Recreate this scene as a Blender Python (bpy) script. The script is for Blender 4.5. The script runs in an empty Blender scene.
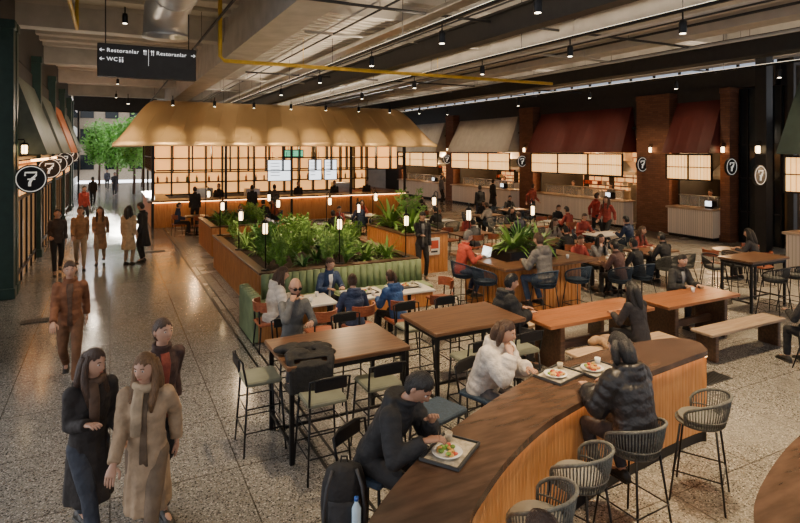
import bpy, bmesh, math, random
from mathutils import Vector, Matrix, Euler
R=random.Random(7)
col=bpy.context.scene.collection
pi=math.pi
# ------------------------------------------------------------ materials
def _base(name):
    m=bpy.data.materials.new(name); m.use_nodes=True
    nt=m.node_tree; b=nt.nodes['Principled BSDF']
    return m,nt,b
def _c(c,k=1): return (min(1,c[0]*k),min(1,c[1]*k),min(1,c[2]*k),1)
def M(name,c,rough=.6,metal=0,var=.15,scale=6,bump=0,bscale=60,emit=None,es=0,coat=0,stretch=None,dist=.02):
    m,nt,b=_base(name)
    tc=nt.nodes.new('ShaderNodeTexCoord'); mp=nt.nodes.new('ShaderNodeMapping')
    nt.links.new(tc.outputs['Object'],mp.inputs[0])
    if stretch: mp.inputs['Scale'].default_value=stretch
    no=nt.nodes.new('ShaderNodeTexNoise'); no.inputs['Scale'].default_value=scale; no.inputs['Detail'].default_value=5
    nt.links.new(mp.outputs[0],no.inputs[0])
    rp=nt.nodes.new('ShaderNodeValToRGB')
    rp.color_ramp.elements[0].position=.3; rp.color_ramp.elements[1].position=.7
    rp.color_ramp.elements[0].color=_c(c,1-var); rp.color_ramp.elements[1].color=_c(c,1+var)
    nt.links.new(no.outputs[0],rp.inputs[0]); nt.links.new(rp.outputs[0],b.inputs['Base Color'])
    b.inputs['Roughness'].default_value=rough; b.inputs['Metallic'].default_value=metal
    if coat: b.inputs['Coat Weight'].default_value=coat; b.inputs['Coat Roughness'].default_value=.15
    if emit: b.inputs['Emission Color'].default_value=_c(emit); b.inputs['Emission Strength'].default_value=es
    if bump:
        n2=nt.nodes.new('ShaderNodeTexNoise'); n2.inputs['Scale'].default_value=bscale
        nt.links.new(mp.outputs[0],n2.inputs[0])
        bp=nt.nodes.new('ShaderNodeBump'); bp.inputs['Strength'].default_value=bump; bp.inputs['Distance'].default_value=dist
        nt.links.new(n2.outputs[0],bp.inputs['Height']); nt.links.new(bp.outputs[0],b.inputs['Normal'])
    return m
def wood(name,c1,c2,axis=0,rough=.4,scale=3):
    m,nt,b=_base(name)
    tc=nt.nodes.new('ShaderNodeTexCoord'); mp=nt.nodes.new('ShaderNodeMapping')
    s=[10,10,10]; s[axis]=.9; mp.inputs['Scale'].default_value=s
    nt.links.new(tc.outputs['Object'],mp.inputs[0])
    no=nt.nodes.new('ShaderNodeTexNoise'); no.inputs['Scale'].default_value=scale; no.inputs['Detail'].default_value=6; no.inputs['Distortion'].default_value=.6
    nt.links.new(mp.outputs[0],no.inputs[0])
    rp=nt.nodes.new('ShaderNodeValToRGB'); rp.color_ramp.elements[0].position=.32; rp.color_ramp.elements[1].position=.68
    rp.color_ramp.elements[0].color=_c(c1); rp.color_ramp.elements[1].color=_c(c2)
    nt.links.new(no.outputs[0],rp.inputs[0]); nt.links.new(rp.outputs[0],b.inputs['Base Color'])
    b.inputs['Roughness'].default_value=rough
    return m
def brick(name,c1,c2,mo,bw=.24,bh=.08,emit=0,rough=.8,off=.5):
    m,nt,b=_base(name)
    tc=nt.nodes.new('ShaderNodeTexCoord'); 
    sp=nt.nodes.new('ShaderNodeSeparateXYZ'); ad=nt.nodes.new('ShaderNodeMath'); ad.operation='ADD'; cb=nt.nodes.new('ShaderNodeCombineXYZ')
    nt.links.new(tc.outputs['Object'],sp.inputs[0]); nt.links.new(sp.outputs[0],ad.inputs[0]); nt.links.new(sp.outputs[1],ad.inputs[1])
    nt.links.new(ad.outputs[0],cb.inputs[0]); nt.links.new(sp.outputs[2],cb.inputs[1])
    br=nt.nodes.new('ShaderNodeTexBrick'); br.inputs['Scale'].default_value=1; br.offset=off
    br.inputs['Brick Width'].default_value=bw; br.inputs['Row Height'].default_value=bh; br.inputs['Mortar Size'].default_value=min(bh,bw)*.08
    br.inputs['Color1'].default_value=_c(c1); br.inputs['Color2'].default_value=_c(c2); br.inputs['Mortar'].default_value=_c(mo)
    nt.links.new(cb.outputs[0],br.inputs[0]); nt.links.new(br.outputs[0],b.inputs['Base Color'])
    b.inputs['Roughness'].default_value=rough
    if emit:
        nt.links.new(br.outputs[0],b.inputs['Emission Color']); b.inputs['Emission Strength'].default_value=emit
    return m
def terrazzo(name,base,rough=.28,scale=85):
    m,nt,b=_base(name)
    tc=nt.nodes.new('ShaderNodeTexCoord')
    vo=nt.nodes.new('ShaderNodeTexVoronoi'); vo.inputs['Scale'].default_value=scale
    nt.links.new(tc.outputs['Object'],vo.inputs[0])
    sp=nt.nodes.new('ShaderNodeSeparateColor'); nt.links.new(vo.outputs['Color'],sp.inputs[0])
    rp=nt.nodes.new('ShaderNodeValToRGB'); rp.color_ramp.interpolation='CONSTANT'
    e=rp.color_ramp.elements
    e[0].position=0; e[0].color=_c(base,.22); e[1].position=.15; e[1].color=_c(base,.75)
    for p,c in ((.36,_c(base,1.0)),(.62,_c(base,1.2)),(.87,_c((base[0]*.9,base[1]*.78,base[2]*.65))),(.93,_c(base,2.1))):
        x=e.new(p); x.color=c
    nt.links.new(sp.outputs[0],rp.inputs[0])
    no=nt.nodes.new('ShaderNodeTexNoise'); no.inputs['Scale'].default_value=.7; nt.links.new(tc.outputs['Object'],no.inputs[0])
    mx=nt.nodes.new('ShaderNodeMix'); mx.data_type='RGBA'; mx.blend_type='MULTIPLY'; mx.inputs[0].default_value=.25
    nt.links.new(rp.outputs[0],mx.inputs[6]); nt.links.new(no.outputs[0],mx.inputs[7])
    br=nt.nodes.new('ShaderNodeTexBrick'); br.offset=0; br.inputs['Scale'].default_value=1; br.inputs['Brick Width'].default_value=1.2; br.inputs['Row Height'].default_value=1.2; br.inputs['Mortar Size'].default_value=.008
    br.inputs['Color1'].default_value=(1,1,1,1); br.inputs['Color2'].default_value=(.90,.90,.90,1); br.inputs['Mortar'].default_value=(.38,.36,.34,1)
    nt.links.new(tc.outputs['Object'],br.inputs[0])
    m2=nt.nodes.new('ShaderNodeMix'); m2.data_type='RGBA'; m2.blend_type='MULTIPLY'; m2.inputs[0].default_value=1
    nt.links.new(mx.outputs[2],m2.inputs[6]); nt.links.new(br.outputs[0],m2.inputs[7])
    nt.links.new(m2.outputs[2],b.inputs['Base Color'])
    mr=nt.nodes.new('ShaderNodeMapRange'); mr.inputs[3].default_value=rough-.06; mr.inputs[4].default_value=rough+.10
    nt.links.new(no.outputs[0],mr.inputs[0]); nt.links.new(mr.outputs[0],b.inputs['Roughness'])
    return m
BLACK=M('black_metal',(.018,.018,.02),.45,.6)
STEEL=M('brushed_steel',(.45,.44,.42),.3,1)
DARK=M('dark_paint',(.03,.028,.027),.6)
TERR=terrazzo('terrazzo_floor',(.25,.24,.225),.14)
TERR2=terrazzo('terrazzo_beige',(.33,.31,.275),.25)
CONC=M('concrete_paint',(.44,.41,.37),.8,0,.14,2,.2,30)
CONC2=M('pale_deck',(.50,.46,.40),.85,0,.08,1.5)
WAL=wood('walnut_x',(.08,.038,.02),(.18,.09,.046),0,.30)
WALD=wood('walnut_dark',(.055,.027,.016),(.13,.065,.036),0,.3)
ORW=wood('orange_oak',(.40,.155,.042),(.58,.26,.085),2,.45)
ORT=wood('orange_table_wood',(.24,.085,.03),(.40,.155,.058),0,.30)
BEN=wood('pale_bench_wood',(.36,.24,.15),(.50,.36,.24),0,.5)
REDW=wood('red_brown_wood',(.20,.05,.022),(.33,.10,.045),0,.4)
MARB=M('white_marble',(.72,.68,.62),.25,0,.1,3)
GRNV=M('green_velvet',(.19,.25,.13),.8,0,.2,5)
ROPE=M('grey_rope',(.12,.12,.105),.85,0,.3,40,.4,90)
NAVY=M('navy_rope',(.025,.045,.075),.8,0,.3,40,.3,90)
PAD=M('olive_pad',(.18,.19,.14),.7)
PADG=M('grey_pad',(.17,.17,.155),.8)
GOLD=M('champagne_metal',(.72,.49,.24),.36,.45,.04,1)
GLOW=M('warm_lamp',(1,.85,.6),.5,emit=(1,.68,.34),es=10)
GLOWW=M('spot_lens',(1,.9,.8),.5,emit=(1,.85,.62),es=14)
LED=M('warm_led_strip',(1,.8,.5),.5,emit=(1,.50,.18),es=12)
PANEL=brick('lit_slat_panel',(1,.52,.17),(1,.60,.23),(.42,.14,.03),.13,2.2,1.9,off=0)
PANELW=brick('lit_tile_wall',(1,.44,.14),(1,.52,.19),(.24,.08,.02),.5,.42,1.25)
KPANEL=M('kiosk_lit_panel',(1,.48,.14),.5,0,.2,1.2,emit=(1,.45,.12),es=1.5)
CTILE=brick('counter_tile',(.58,.46,.34),(.66,.52,.38),(.34,.25,.17),.09,1.2,.10,off=0)
BRICK=brick('brown_brick',(.15,.058,.032),(.22,.09,.05),(.09,.055,.04))
AWR=M('maroon_awning',(.10,.017,.014),.55,0,.10,3)
AWG=M('grey_awning',(.40,.36,.31),.6,0,.1,3)
AWK=M('green_grey_awning',(.12,.14,.11),.6)
AWD=M('dark_green_awning',(.03,.05,.04),.6)
AWO=M('rust_awning',(.48,.15,.045),.6)
GREEN=M('dark_green_paint',(.022,.055,.045),.5)
YEL=M('yellow_pipe_paint',(.66,.42,.03),.4)
WHT=M('white_paint',(.7,.68,.64),.5)
SCR=M('menu_screen',(.7,.8,.85),.4,0,.5,14,emit=(.85,.90,.95),es=2.6)
SCRG=M('green_screen',(.1,.4,.2),.4,0,.5,14,emit=(.2,.8,.45),es=1.0)
LEAF=[M('leaf_a',(.075,.20,.035),.5,0,.4,4),M('leaf_b',(.16,.31,.055),.5,0,.4,4),M('leaf_c',(.05,.15,.04),.45,0,.4,4)]
TLEAF=M('tree_leaf',(.16,.38,.06),.6,0,.4,2)
SOIL=M('soil',(.04,.025,.015),.95,bump=.5)
GLASS=M('dark_glass',(.02,.025,.03),.08,.2)
SHOPGLOW=M('shop_glass_painted_glow',(.10,.07,.04),.12,0,.8,1.1,emit=(1,.50,.2),es=.25)  # warm emission painted into the glass stands in for lit interiors
PLATE=M('white_ceramic',(.8,.78,.74),.25)
TRAY=M('dark_tray',(.05,.05,.05),.5)
PAPER=M('tray_paper',(.45,.39,.29),.8,0,.4,30)
FOOD=M('golden_food',(.6,.32,.08),.6,0,.4,30,.5,50)
FOODG=M('salad',(.18,.32,.05),.6,0,.5,30,.5,50)
FOODR=M('tomato_sauce',(.5,.07,.03),.5)
SKIN=M('skin',(.46,.26,.175),.5,0,.06,10); SKIN2=M('skin_tan',(.37,.20,.13),.5,0,.06,10)
EYEW=M('eye_white',(.62,.58,.54),.3); IRIS=M('iris',(.03,.018,.012),.2); LIP=M('lip',(.36,.12,.09),.45)
hs=dict(stretch=(14,14,2.2))
HAIR={'black':M('hair_black',(.012,.010,.009),.42,0,.5,9,.8,12,**hs),'brown':M('hair_brown',(.055,.026,.013),.42,0,.5,9,.8,12,**hs),
 'blond':M('hair_light',(.17,.09,.04),.45,0,.45,9,.8,12,**hs),'grey':M('hair_grey',(.14,.13,.12),.5,0,.4,9,.8,12,**hs)}
_cl={}
def CL(c,rough=.8):
    k=tuple(c)
    if k not in _cl: _cl[k]=M('cloth_%d'%len(_cl),c,rough,0,.25,9,.7,14,dist=.03)
    return _cl[k]
# ------------------------------------------------------------ geometry
class G:
    def __init__(s): s.v=[];s.f=[];s.m=[];s.s=[]
    def add(s,vs,fs,m=0,sm=False):
        o=len(s.v); s.v+=[tuple(v) for v in vs]
        for f in fs: s.f.append([i+o for i in f]); s.m.append(m); s.s.append(sm)
    def box(s,c,d,m=0,rz=0,b=0,M4=None):
        x,y,z=[q/2 for q in d]; vs=[]
        if b<=0:
            vs=[(sx*x,sy*y,sz*z) for sz in(-1,1) for sx,sy in((-1,-1),(1,-1),(1,1),(-1,1))]
            fs=[(3,2,1,0),(4,5,6,7)]+[(i,(i+1)%4,4+(i+1)%4,4+i) for i in range(4)]
        else:
            b=min(b,x*.9,y*.9,z*.9)
            def ring(i,zz):
                X,Y=x-i,y-i; c=b
                return [(-X+c,-Y,zz),(X-c,-Y,zz),(X,-Y+c,zz),(X,Y-c,zz),(X-c,Y,zz),(-X+c,Y,zz),(-X,Y-c,zz),(-X,-Y+c,zz)]
            for i,zz in((b*.7,-z),(0,-z+b*.7),(0,z-b*.7),(b*.7,z)): vs+=ring(i*.9,zz)
            fs=[tuple(range(7,-1,-1)),tuple(range(24,32))]
            for k in range(3): fs+=[(k*8+i,k*8+(i+1)%8,k*8+8+(i+1)%8,k*8+8+i) for i in range(8)]
        mt=M4 if M4 else Matrix.Translation(c)@Matrix.Rotation(rz,4,'Z')
        s.add([mt@Vector(v) for v in vs],fs,m)
    def tube(s,pts,r,n=8,m=0,closed=False,sm=True,sc=1):
        pts=[Vector(p) for p in pts]; N=len(pts)
        rr=r if isinstance(r,(list,tuple)) else [r]*N
        vs=[];prev=None
        for i,p in enumerate(pts):
            a=pts[(i-1)%N] if (closed or i>0) else p
            b=pts[(i+1)%N] if (closed or i<N-1) else p
            t=(b-a).normalized()
            if prev is None:
                u=Vector((0,0,1)) if abs(t.z)<.9 else Vector((1,0,0))
                u=(u-t*u.dot(t)).normalized()
            else: 
                u=prev-t*prev.dot(t)
                u=u.normalized() if u.length>1e-5 else t.orthogonal().normalized()
            prev=u; w=t.cross(u)
            for k in range(n):
                a2=2*pi*k/n; vs.append(p+(u*math.cos(a2)+w*math.sin(a2)*sc)*rr[i])
        fs=[]
        for i in range(N if closed else N-1):
            j=(i+1)%N
            fs+=[(i*n+k,i*n+(k+1)%n,j*n+(k+1)%n,j*n+k) for k in range(n)]
        if not closed: fs+=[tuple(range(n-1,-1,-1)),tuple(range((N-1)*n,N*n))]
        s.add(vs,fs,m,sm)
    def rings(s,rs,m=0,sm=True,cap=True):
        n=len(rs[0]); vs=[p for r in rs for p in r]; fs=[]
        for i in range(len(rs)-1): fs+=[(i*n+k,i*n+(k+1)%n,(i+1)*n+(k+1)%n,(i+1)*n+k) for k in range(n)]
        if cap: fs+=[tuple(range(n-1,-1,-1)),tuple(range((len(rs)-1)*n,len(rs)*n))]
        s.add(vs,fs,m,sm)
    def lathe(s,prof,c=(0,0,0),n=20,m=0,sm=True,cap=True):
        s.rings([[(c[0]+r*math.cos(2*pi*k/n),c[1]+r*math.sin(2*pi*k/n),c[2]+z) for k in range(n)] for r,z in prof],m,sm,cap)
    def ell(s,c,r,n=12,k=8,m=0,mt=None):
        c=Vector(c); vs=[(0,0,-1)]
        for j in range(1,k):
            a=-pi/2+pi*j/k
            vs+=[(math.cos(a)*math.cos(2*pi*i/n),math.cos(a)*math.sin(2*pi*i/n),math.sin(a)) for i in range(n)]
        vs.append((0,0,1)); vs=[Vector((v[0]*r[0],v[1]*r[1],v[2]*r[2])) for v in vs]
        if mt: vs=[mt@v for v in vs]
        vs=[v+c for v in vs]; L=len(vs)-1
        fs=[(0,1+(i+1)%n,1+i) for i in range(n)]+[(L,L-n+i,L-n+(i+1)%n) for i in range(n)]
        for j in range(k-2): fs+=[(1+j*n+i,1+j*n+(i+1)%n,1+(j+1)*n+(i+1)%n,1+(j+1)*n+i) for i in range(n)]
        s.add(vs,fs,m,True)
    def quad(s,a,b,c,d,m=0): s.add([a,b,c,d],[(0,1,2,3)],m)
    def xf(s,mt): s.v=[tuple(mt@Vector(v)) for v in s.v]; return s
    def mesh(s,name,mats,fix=True):
        me=bpy.data.meshes.new(name); me.from_pydata(s.v,[],s.f)
        for x in mats: me.materials.append(x)
        me.polygons.foreach_set('material_index',s.m); me.polygons.foreach_set('use_smooth',s.s)
        if fix:
            bm=bmesh.new(); bm.from_mesh(me); bmesh.ops.recalc_face_normals(bm,faces=bm.faces); bm.to_mesh(me); bm.free()
        me.update(); return me
def ob(name,me,parent=None,loc=(0,0,0),rz=0,**kw):
    o=bpy.data.objects.new(name,me); col.objects.link(o); o.location=loc; o.rotation_euler=(0,0,rz)
    if parent: o.parent=parent
    for k,v in kw.items(): o[k]=v
    return o
def top(name,me,label,cat,loc=(0,0,0),rz=0,group=None):
    o=ob(name,me,None,loc,rz); o['label']=label; o['category']=cat
    if group: o['group']=group
    return o
def struct(name,g,mats,label=None):
    o=ob(name,g.mesh(name,mats)); o['kind']='structure'
    o['label']=label or name.replace('_',' '); o['category']=name.split('_')[0]; return o
class Proto:
    def __init__(s): s.p=[]
    def part(s,name,g,mats,label=None,par=-1):
        s.p.append((name,g.mesh(name,mats),label,par)); return len(s.p)-1
    def place(s,name,loc,rz,label,cat,group=None,scale=1,swap=None):
        r=top(name,None,label,cat,loc,rz,group); r.empty_display_size=.1
        if scale!=1: r.scale=(scale,)*3
        os=[]
        for n,me,lb,par in s.p:
            o=ob(n,me,r if par<0 else os[par])
            if lb: o['label']=lb
            if swap and n in swap:
                o.material_slots[0].link='OBJECT'; o.material_slots[0].material=swap[n]
            os.append(o)
        return r
def fc(dx,dy): return math.atan2(-dx,dy)
# ------------------------------------------------------------ camera
cam=bpy.data.cameras.new('camera'); cam.lens=25.4; cam.sensor_width=36; cam.shift_y=-.139; cam.clip_end=300
co=bpy.data.objects.new('camera',cam); col.objects.link(co); co.location=(0,0,3.3)
co.rotation_euler=(pi/2,0,-math.radians(27.2)); bpy.context.scene.camera=co
# ------------------------------------------------------------ room shell
g=G(); g.box((9,22,-.1),(40,84,.2)); struct('floor',g,[TERR],'polished grey terrazzo floor')
g=G(); g.box((11.5,8,.002),(18.9,36,.006)); struct('trim_1',g,[TERR2],'beige terrazzo field of the seating area')
g=G()
for x in (2.0,2.16): g.box((x,14,.004),(.03,24,.012))
struct('trim_2',g,[BLACK],'black metal inlay strips in the floor')
g=G(); g.box((10,21,7.35),(34,50,.3))
for i in range(45): g.box((10,-3.5+i*1.1,7.15),(33.8,.35,.12),1)
struct('ceiling',g,[CONC2,CONC2],'pale ribbed deck ceiling')
g=G()
for x,w,h in ((3.4,.8,1.25),(10.8,.4,1.2),(17,.5,1.3)): g.box((x,21,7.25-h/2),(w,49,h))
struct('trim_3',g,[CONC],'long painted concrete ceiling beams')
g=G()
for y in (11,17.5,24.5,31,38): g.box((10.5,y,6.85),(33,.5,.7))
struct('trim_4',g,[CONC],'crosswise ceiling beams')
g=G()
for x,w in ((7,.3),(14,.5)):
    g.box((x,20,6.05),(w,46,.04)); g.box((x,20,5.6),(w,46,.05)); g.box((x,20,5.85),(.06,46,.46))
struct('trim_5',g,[DARK],'dark steel beams')
g=G(); g.box((7.2,17.2,6.35),(6.9,12.2,.16))
for i in range(40): g.box((7.2,11.3+i*.3,6.26),(6.8,.10,.04))
for y in (11.1,23.3): g.box((7.2,y,6.35),(6.9,.12,.4))
struct('trim_7',g,[CONC2],'broad pale dropped soffit panel under the beams')
g=G(); g.box((20.3,25,5.9),(.3,27.5,.7)); g.box((20.3,25,6.98),(.3,27.5,.5)); g.box((20.3,39.8,2.8),(.3,4,5.6)); g.box((22.2,10.8,3.6),(4,.2,7.2))
g.box((24.4,25,3.6),(.2,30,7.2)); struct('wall_right',g,[DARK],'dark upper wall over the food counters')
DAY=M('daylit_pane',(.4,.5,.6),.3,0,.5,.6,emit=(.70,.80,1),es=.6)
g=G(); g.box((20.3,25,6.5),(.05,27.4,.5),0)
for i in range(24): g.box((20.22,11.4+i*1.18,6.5),(.1,.07,.5),1)
struct('window_3',g,[DAY,BLACK],'high glazed strip above the stalls')
g=G(); g.box((-2.3,27,6.45),(.3,28,1.5)); g.box((-5.5,26,3.6),(.2,30,7.2)); g.box((-2.3,12.2,3.6),(.3,4.2,7.2)); g.box((-2.3,39.6,3.6),(.3,1.8,7.2))
struct('wall_left',g,[DARK],'dark wall over the shop fronts')
g=G(); g.box((14.5,44,3.6),(22,.3,7.2)); struct('wall_back',g,[CONC],'far wall of the hall')
g=G(); g.box((1,44.1,6.6),(6.4,.3,1.2)); struct('trim_6',g,[DARK],'dark lintel over the far exit')
g=G()
for x in (-1.9,2.4): g.box((x,44,3),(.12,.12,6))
g.box((.25,44,6),(4.4,.1,.1))
struct('window_1',g,[BLACK],'dark frame of the open exit')
g=G(); g.box((13,43.8,5.6),(5,.06,1.0),0)
for i in range(6): g.box((10.5+i,43.75,5.6),(.08,.1,1.0),1)
g.box((13,43.75,5.1),(5.1,.1,.08),1)
struct('window_2',g,[M('daylit_pane_high',(.7,.8,.9),.3,emit=(.8,.9,1),es=4),BLACK],'bright high window')
# ------------------------------------------------------------ ceiling services
g=G(); g.tube([(2.4,14.3,7.05),(2.4,14.3,5.6),(2.5,14.3,5.5),(13,14.3,5.5)],.05,8)
for x in (4.5,8.6): g.tube([(x,14.3,5.5),(x,14.3,6.24)],.008,4)
top('gas_pipe',g.mesh('gas_pipe',[YEL]),'yellow painted gas pipe running under the ceiling','pipe')
g=G(); g.tube([(-.7,4,6.2),(-.7,15.5,6.2),(-.7,15.5,7.08)],.04,8)
top('gas_pipe',g.mesh('gas_pipe',[YEL]),'thin yellow pipe along the walkway ceiling','pipe')
g=G(); g.tube([(1.15,4,6.55),(1.15,13.0,6.55),(1.15,13.6,6.5),(1.15,14.0,6.3),(1.15,14.1,5.9)],.48,20)
for y in (6,8,10,12): g.tube([(1.15,y,6.55),(1.15,y+.06,6.55)],.50,20)
g.tube([(1.15,14.1,5.95),(1.15,14.1,5.89)],.51,20)
top('air_duct',g.mesh('air_duct',[M('silver_duct',(.6,.6,.6),.35,.6,.08,3)]),'silver round ventilation duct with a downward elbow','duct')
g=G(); g.tube([(9.0,-2,5.95),(9.0,40,5.95)],.17,16)
for y in range(0,40,3): g.tube([(9.0,y,5.95),(9.0,y+.06,5.95)],.19,16)
top('air_duct',g.mesh('air_duct',[CONC]),'long grey round air duct under the deck','duct')
g=G(); g.box((12.4,20,6.2),(.6,44,.4))
for y in range(0,42,3): g.box((12.4,y,6.2),(.66,.06,.45))
top('air_duct',g.mesh('air_duct',[CONC]),'grey rectangular air duct','duct')
for i,(x,z,r_) in enumerate(((2.2,6.3,.03),(4.4,6.05,.025),(4.7,6.05,.025),(6.2,5.9,.02),(9.6,5.8,.03),(9.8,5.8,.02),(11.6,6.1,.03),(13.2,5.9,.04),(16.2,6.0,.03),(18.6,6.2,.04))):
    g=G(); g.tube([(x,2,z),(x,38,z)],r_,6)
    for y in range(4,38,6): g.tube([(x,y,z),(x,y,7.04)],.006,4)
    top('conduit_pipe',g.mesh('conduit_pipe',[(DARK,CONC,DARK)[i%3]]),'thin conduit pipe hung under the ceiling','pipe',group='ceiling conduits')
for i,(y,z,xa,xb) in enumerate(((9.5,5.95,-1.5,16),(12.6,6.05,4,19),(19,5.9,4,19),(22,6.0,4,19))):
    g=G(); g.tube([(xa,y,z),(xb,y,z)],.03,6); g.tube([(xb-.2,y,z),(xb-.2,y,7.04)],.008,4)
    top('conduit_pipe',g.mesh('conduit_pipe',[(DARK,CONC)[i%2]]),'thin conduit pipe crossing under the ceiling','pipe',group='ceiling conduits')
for x in (5.6,):
    g=G(); g.box((x,20,5.92),(.30,36,.02)); g.box((x-.15,20,5.96),(.02,36,.08)); g.box((x+.15,20,5.96),(.02,36,.08))
    for y in range(3,38,5): g.tube([(x,y,5.95),(x,y,6.2)],.008,4)
    top('cable_tray',g.mesh('cable_tray',[STEEL]),'shallow steel cable tray under the ceiling','tray')
ADDED_UPL=M('added_uplight_glow',(1,.9,.75),.5,emit=(1,.84,.62),es=2)  # glow of strips added on the tracks to brighten the ceiling
for x in (5.2,8.2,15.4):
    g=G(); g.box((x,19,5.55),(.06,36,.05))
    for y in range(2,37,4): g.tube([(x,y,5.55),(x,y,7.04)],.008,5)
    tk=top('lighting_track',g.mesh('lighting_track',[BLACK]),'black suspended lighting track with thin hangers','track',group='ceiling lighting tracks')
    g=G(); g.box((x,19,5.58),(.05,35.8,.01)); ob('added_uplight',g.mesh('added_uplight',[ADDED_UPL]),tk)
    l=bpy.data.lights.new('added_uplight','AREA'); l.shape='RECTANGLE'; l.size=.15; l.size_y=34; l.energy=300; l.color=(1,.82,.60)  # added fill lamp aimed up, lifts the ceiling and its bounce
    o=bpy.data.objects.new('added_uplight_source',l); col.objects.link(o); o.location=(x,19,5.60); o.rotation_euler=(pi,0,0)
sp=Proto()
g=G(); g.tube([(0,0,.2),(0,0,.02)],.015,6); sp.part('stem',g,[BLACK])
g=G(); g.lathe([(.05,.05),(.06,.0),(.06,-.16),(.052,-.17)],n=12); sp.part('lamp_housing',g,[BLACK])
g=G(); g.lathe([(.045,-.168),(.045,-.174)],n=12); sp.part('lens',g,[GLOWW])
def spot(loc,target,power,ang=1.4,colr=(1,.73,.42),r=.12):
    l=bpy.data.lights.new('spot_light','SPOT'); l.energy=power; l.spot_size=ang; l.spot_blend=.8; l.color=colr; l.shadow_soft_size=r
    o=bpy.data.objects.new('spot_light',l); col.objects.link(o); o.location=loc
    o.rotation_euler=(Vector(target)-Vector(loc)).to_track_quat('-Z','Y').to_euler(); return o
def point(loc,power,colr=(1,.60,.28),r=.15):
    l=bpy.data.lights.new('point_light','POINT'); l.energy=power; l.color=colr; l.shadow_soft_size=r
    o=bpy.data.objects.new('point_light',l); col.objects.link(o); o.location=loc; return o
for x in (5.2,8.2,15.4):
    for y in (3.5,6,8.5,11.5,15,19):
        sp.place('track_spotlight',(x,y,5.35),0,'black cylindrical spotlight hanging from a lighting track','spotlight','track spotlights')
for x,y,p in ((5.2,3.5,1250),(5.2,8.5,1200),(8.2,6,1350),(5.2,15,1050),(8.2,11.5,1250),(15.4,6,1200),(15.4,11.5,1250),(15.4,19,1250),(8.2,19,1050),(11.8,8.5,1300),(11.8,15,1250),(2.4,6,650)):
    spot((x,y,5.1),(x,y,0),p,1.42)
for y,p in ((8,520),(14,450),(20,420),(27,500),(34,560)):
    sp.place('track_spotlight',(.3,y,6.3),0,'black cylindrical spotlight over the walkway','spotlight','walkway spotlights')
    spot((.3,y,6.0),(.3,y,0),p,1.2,(1,.84,.64))
# ------------------------------------------------------------ direction sign
def text_mesh(s,size,ext=.004):
    c=bpy.data.curves.new('t','FONT'); c.body=s; c.size=size; c.extrude=ext; c.align_x='LEFT'; c.align_y='CENTER'; c.space_character=1.12
    o=bpy.data.objects.new('t',c); col.objects.link(o); dg=bpy.context.evaluated_depsgraph_get(); dg.update()
    me=bpy.data.meshes.new_from_object(o.evaluated_get(dg)); bpy.data.objects.remove(o); return me
WTXT=M('white_lettering',(.85,.85,.83),.5,0,.02,emit=(1,1,1),es=.9)
def text(s,size,parent,loc,name='lettering',mat=WTXT,center=False):
    me=text_mesh(s,size); me.materials.clear(); me.materials.append(mat)
    if center:
        xs=[v.co.x for v in me.vertices]; cx=(min(xs)+max(xs))/2
        for v in me.vertices: v.co.x-=cx
    o=ob(name,me,parent,loc); o.rotation_euler=(pi/2,0,0); return o
g=G(); g.box((0,0,0),(1.9,.14,.68),0,0,.02)
for x in (-.8,.8): g.tube([(x,0,.33),(x,0,1.93)],.012,6)
s=top('direction_sign',g.mesh('direction_sign',[DARK]),'black hanging sign with white restaurant and toilet directions','sign',(.72,13,5.14))
text('Restoranlar',.112,s,(-.78,-.076,.2)); text('WC',.112,s,(-.78,-.076,.02)); text('Restoranlar',.112,s,(.15,-.076,.2))
g=G(); g.box((0,-.074,.1),(.006,.006,.34)); ob('divider',g.mesh('divider',[WTXT]),s)
def arrow(x,z,d):
    g=G(); g.box((x,-.076,z),(.08,.006,.012)); 
    for sg in (1,-1): g.tube([(x+d*.045,-.076,z),(x+d*.01,-.076,z+sg*.032)],.006,5)
    return ob('arrow',g.mesh('arrow',[WTXT]),s)
arrow(-.86,.2,-1); arrow(-.86,.02,-1); arrow(.88,.2,1)
def icon(x,z):
    g=G(); g.box((x,-.076,z),(.009,.006,.10)); g.box((x+.035,-.076,z-.01),(.009,.006,.09)); g.box((x,-.076,z+.035),(.024,.006,.03)); g.ell((x+.035,-.076,z+.03),(.011,.004,.024),8,6)
    ob('fork_and_knife_icon',g.mesh('icon',[WTXT]),s)
icon(-.085,.2); icon(.06,.2)
g=G(); g.tube([(-.54,-.076,-.03),(-.54,-.076,.03)],.012,6); g.ell((-.54,-.076,.06),(.013,.004,.013),8,6); g.tube([(-.49,-.076,-.03),(-.49,-.076,.03)],.012,6); g.ell((-.49,-.076,.06),(.013,.004,.013),8,6)
ob('restroom_icon',g.mesh('icon',[WTXT]),s)
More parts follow.
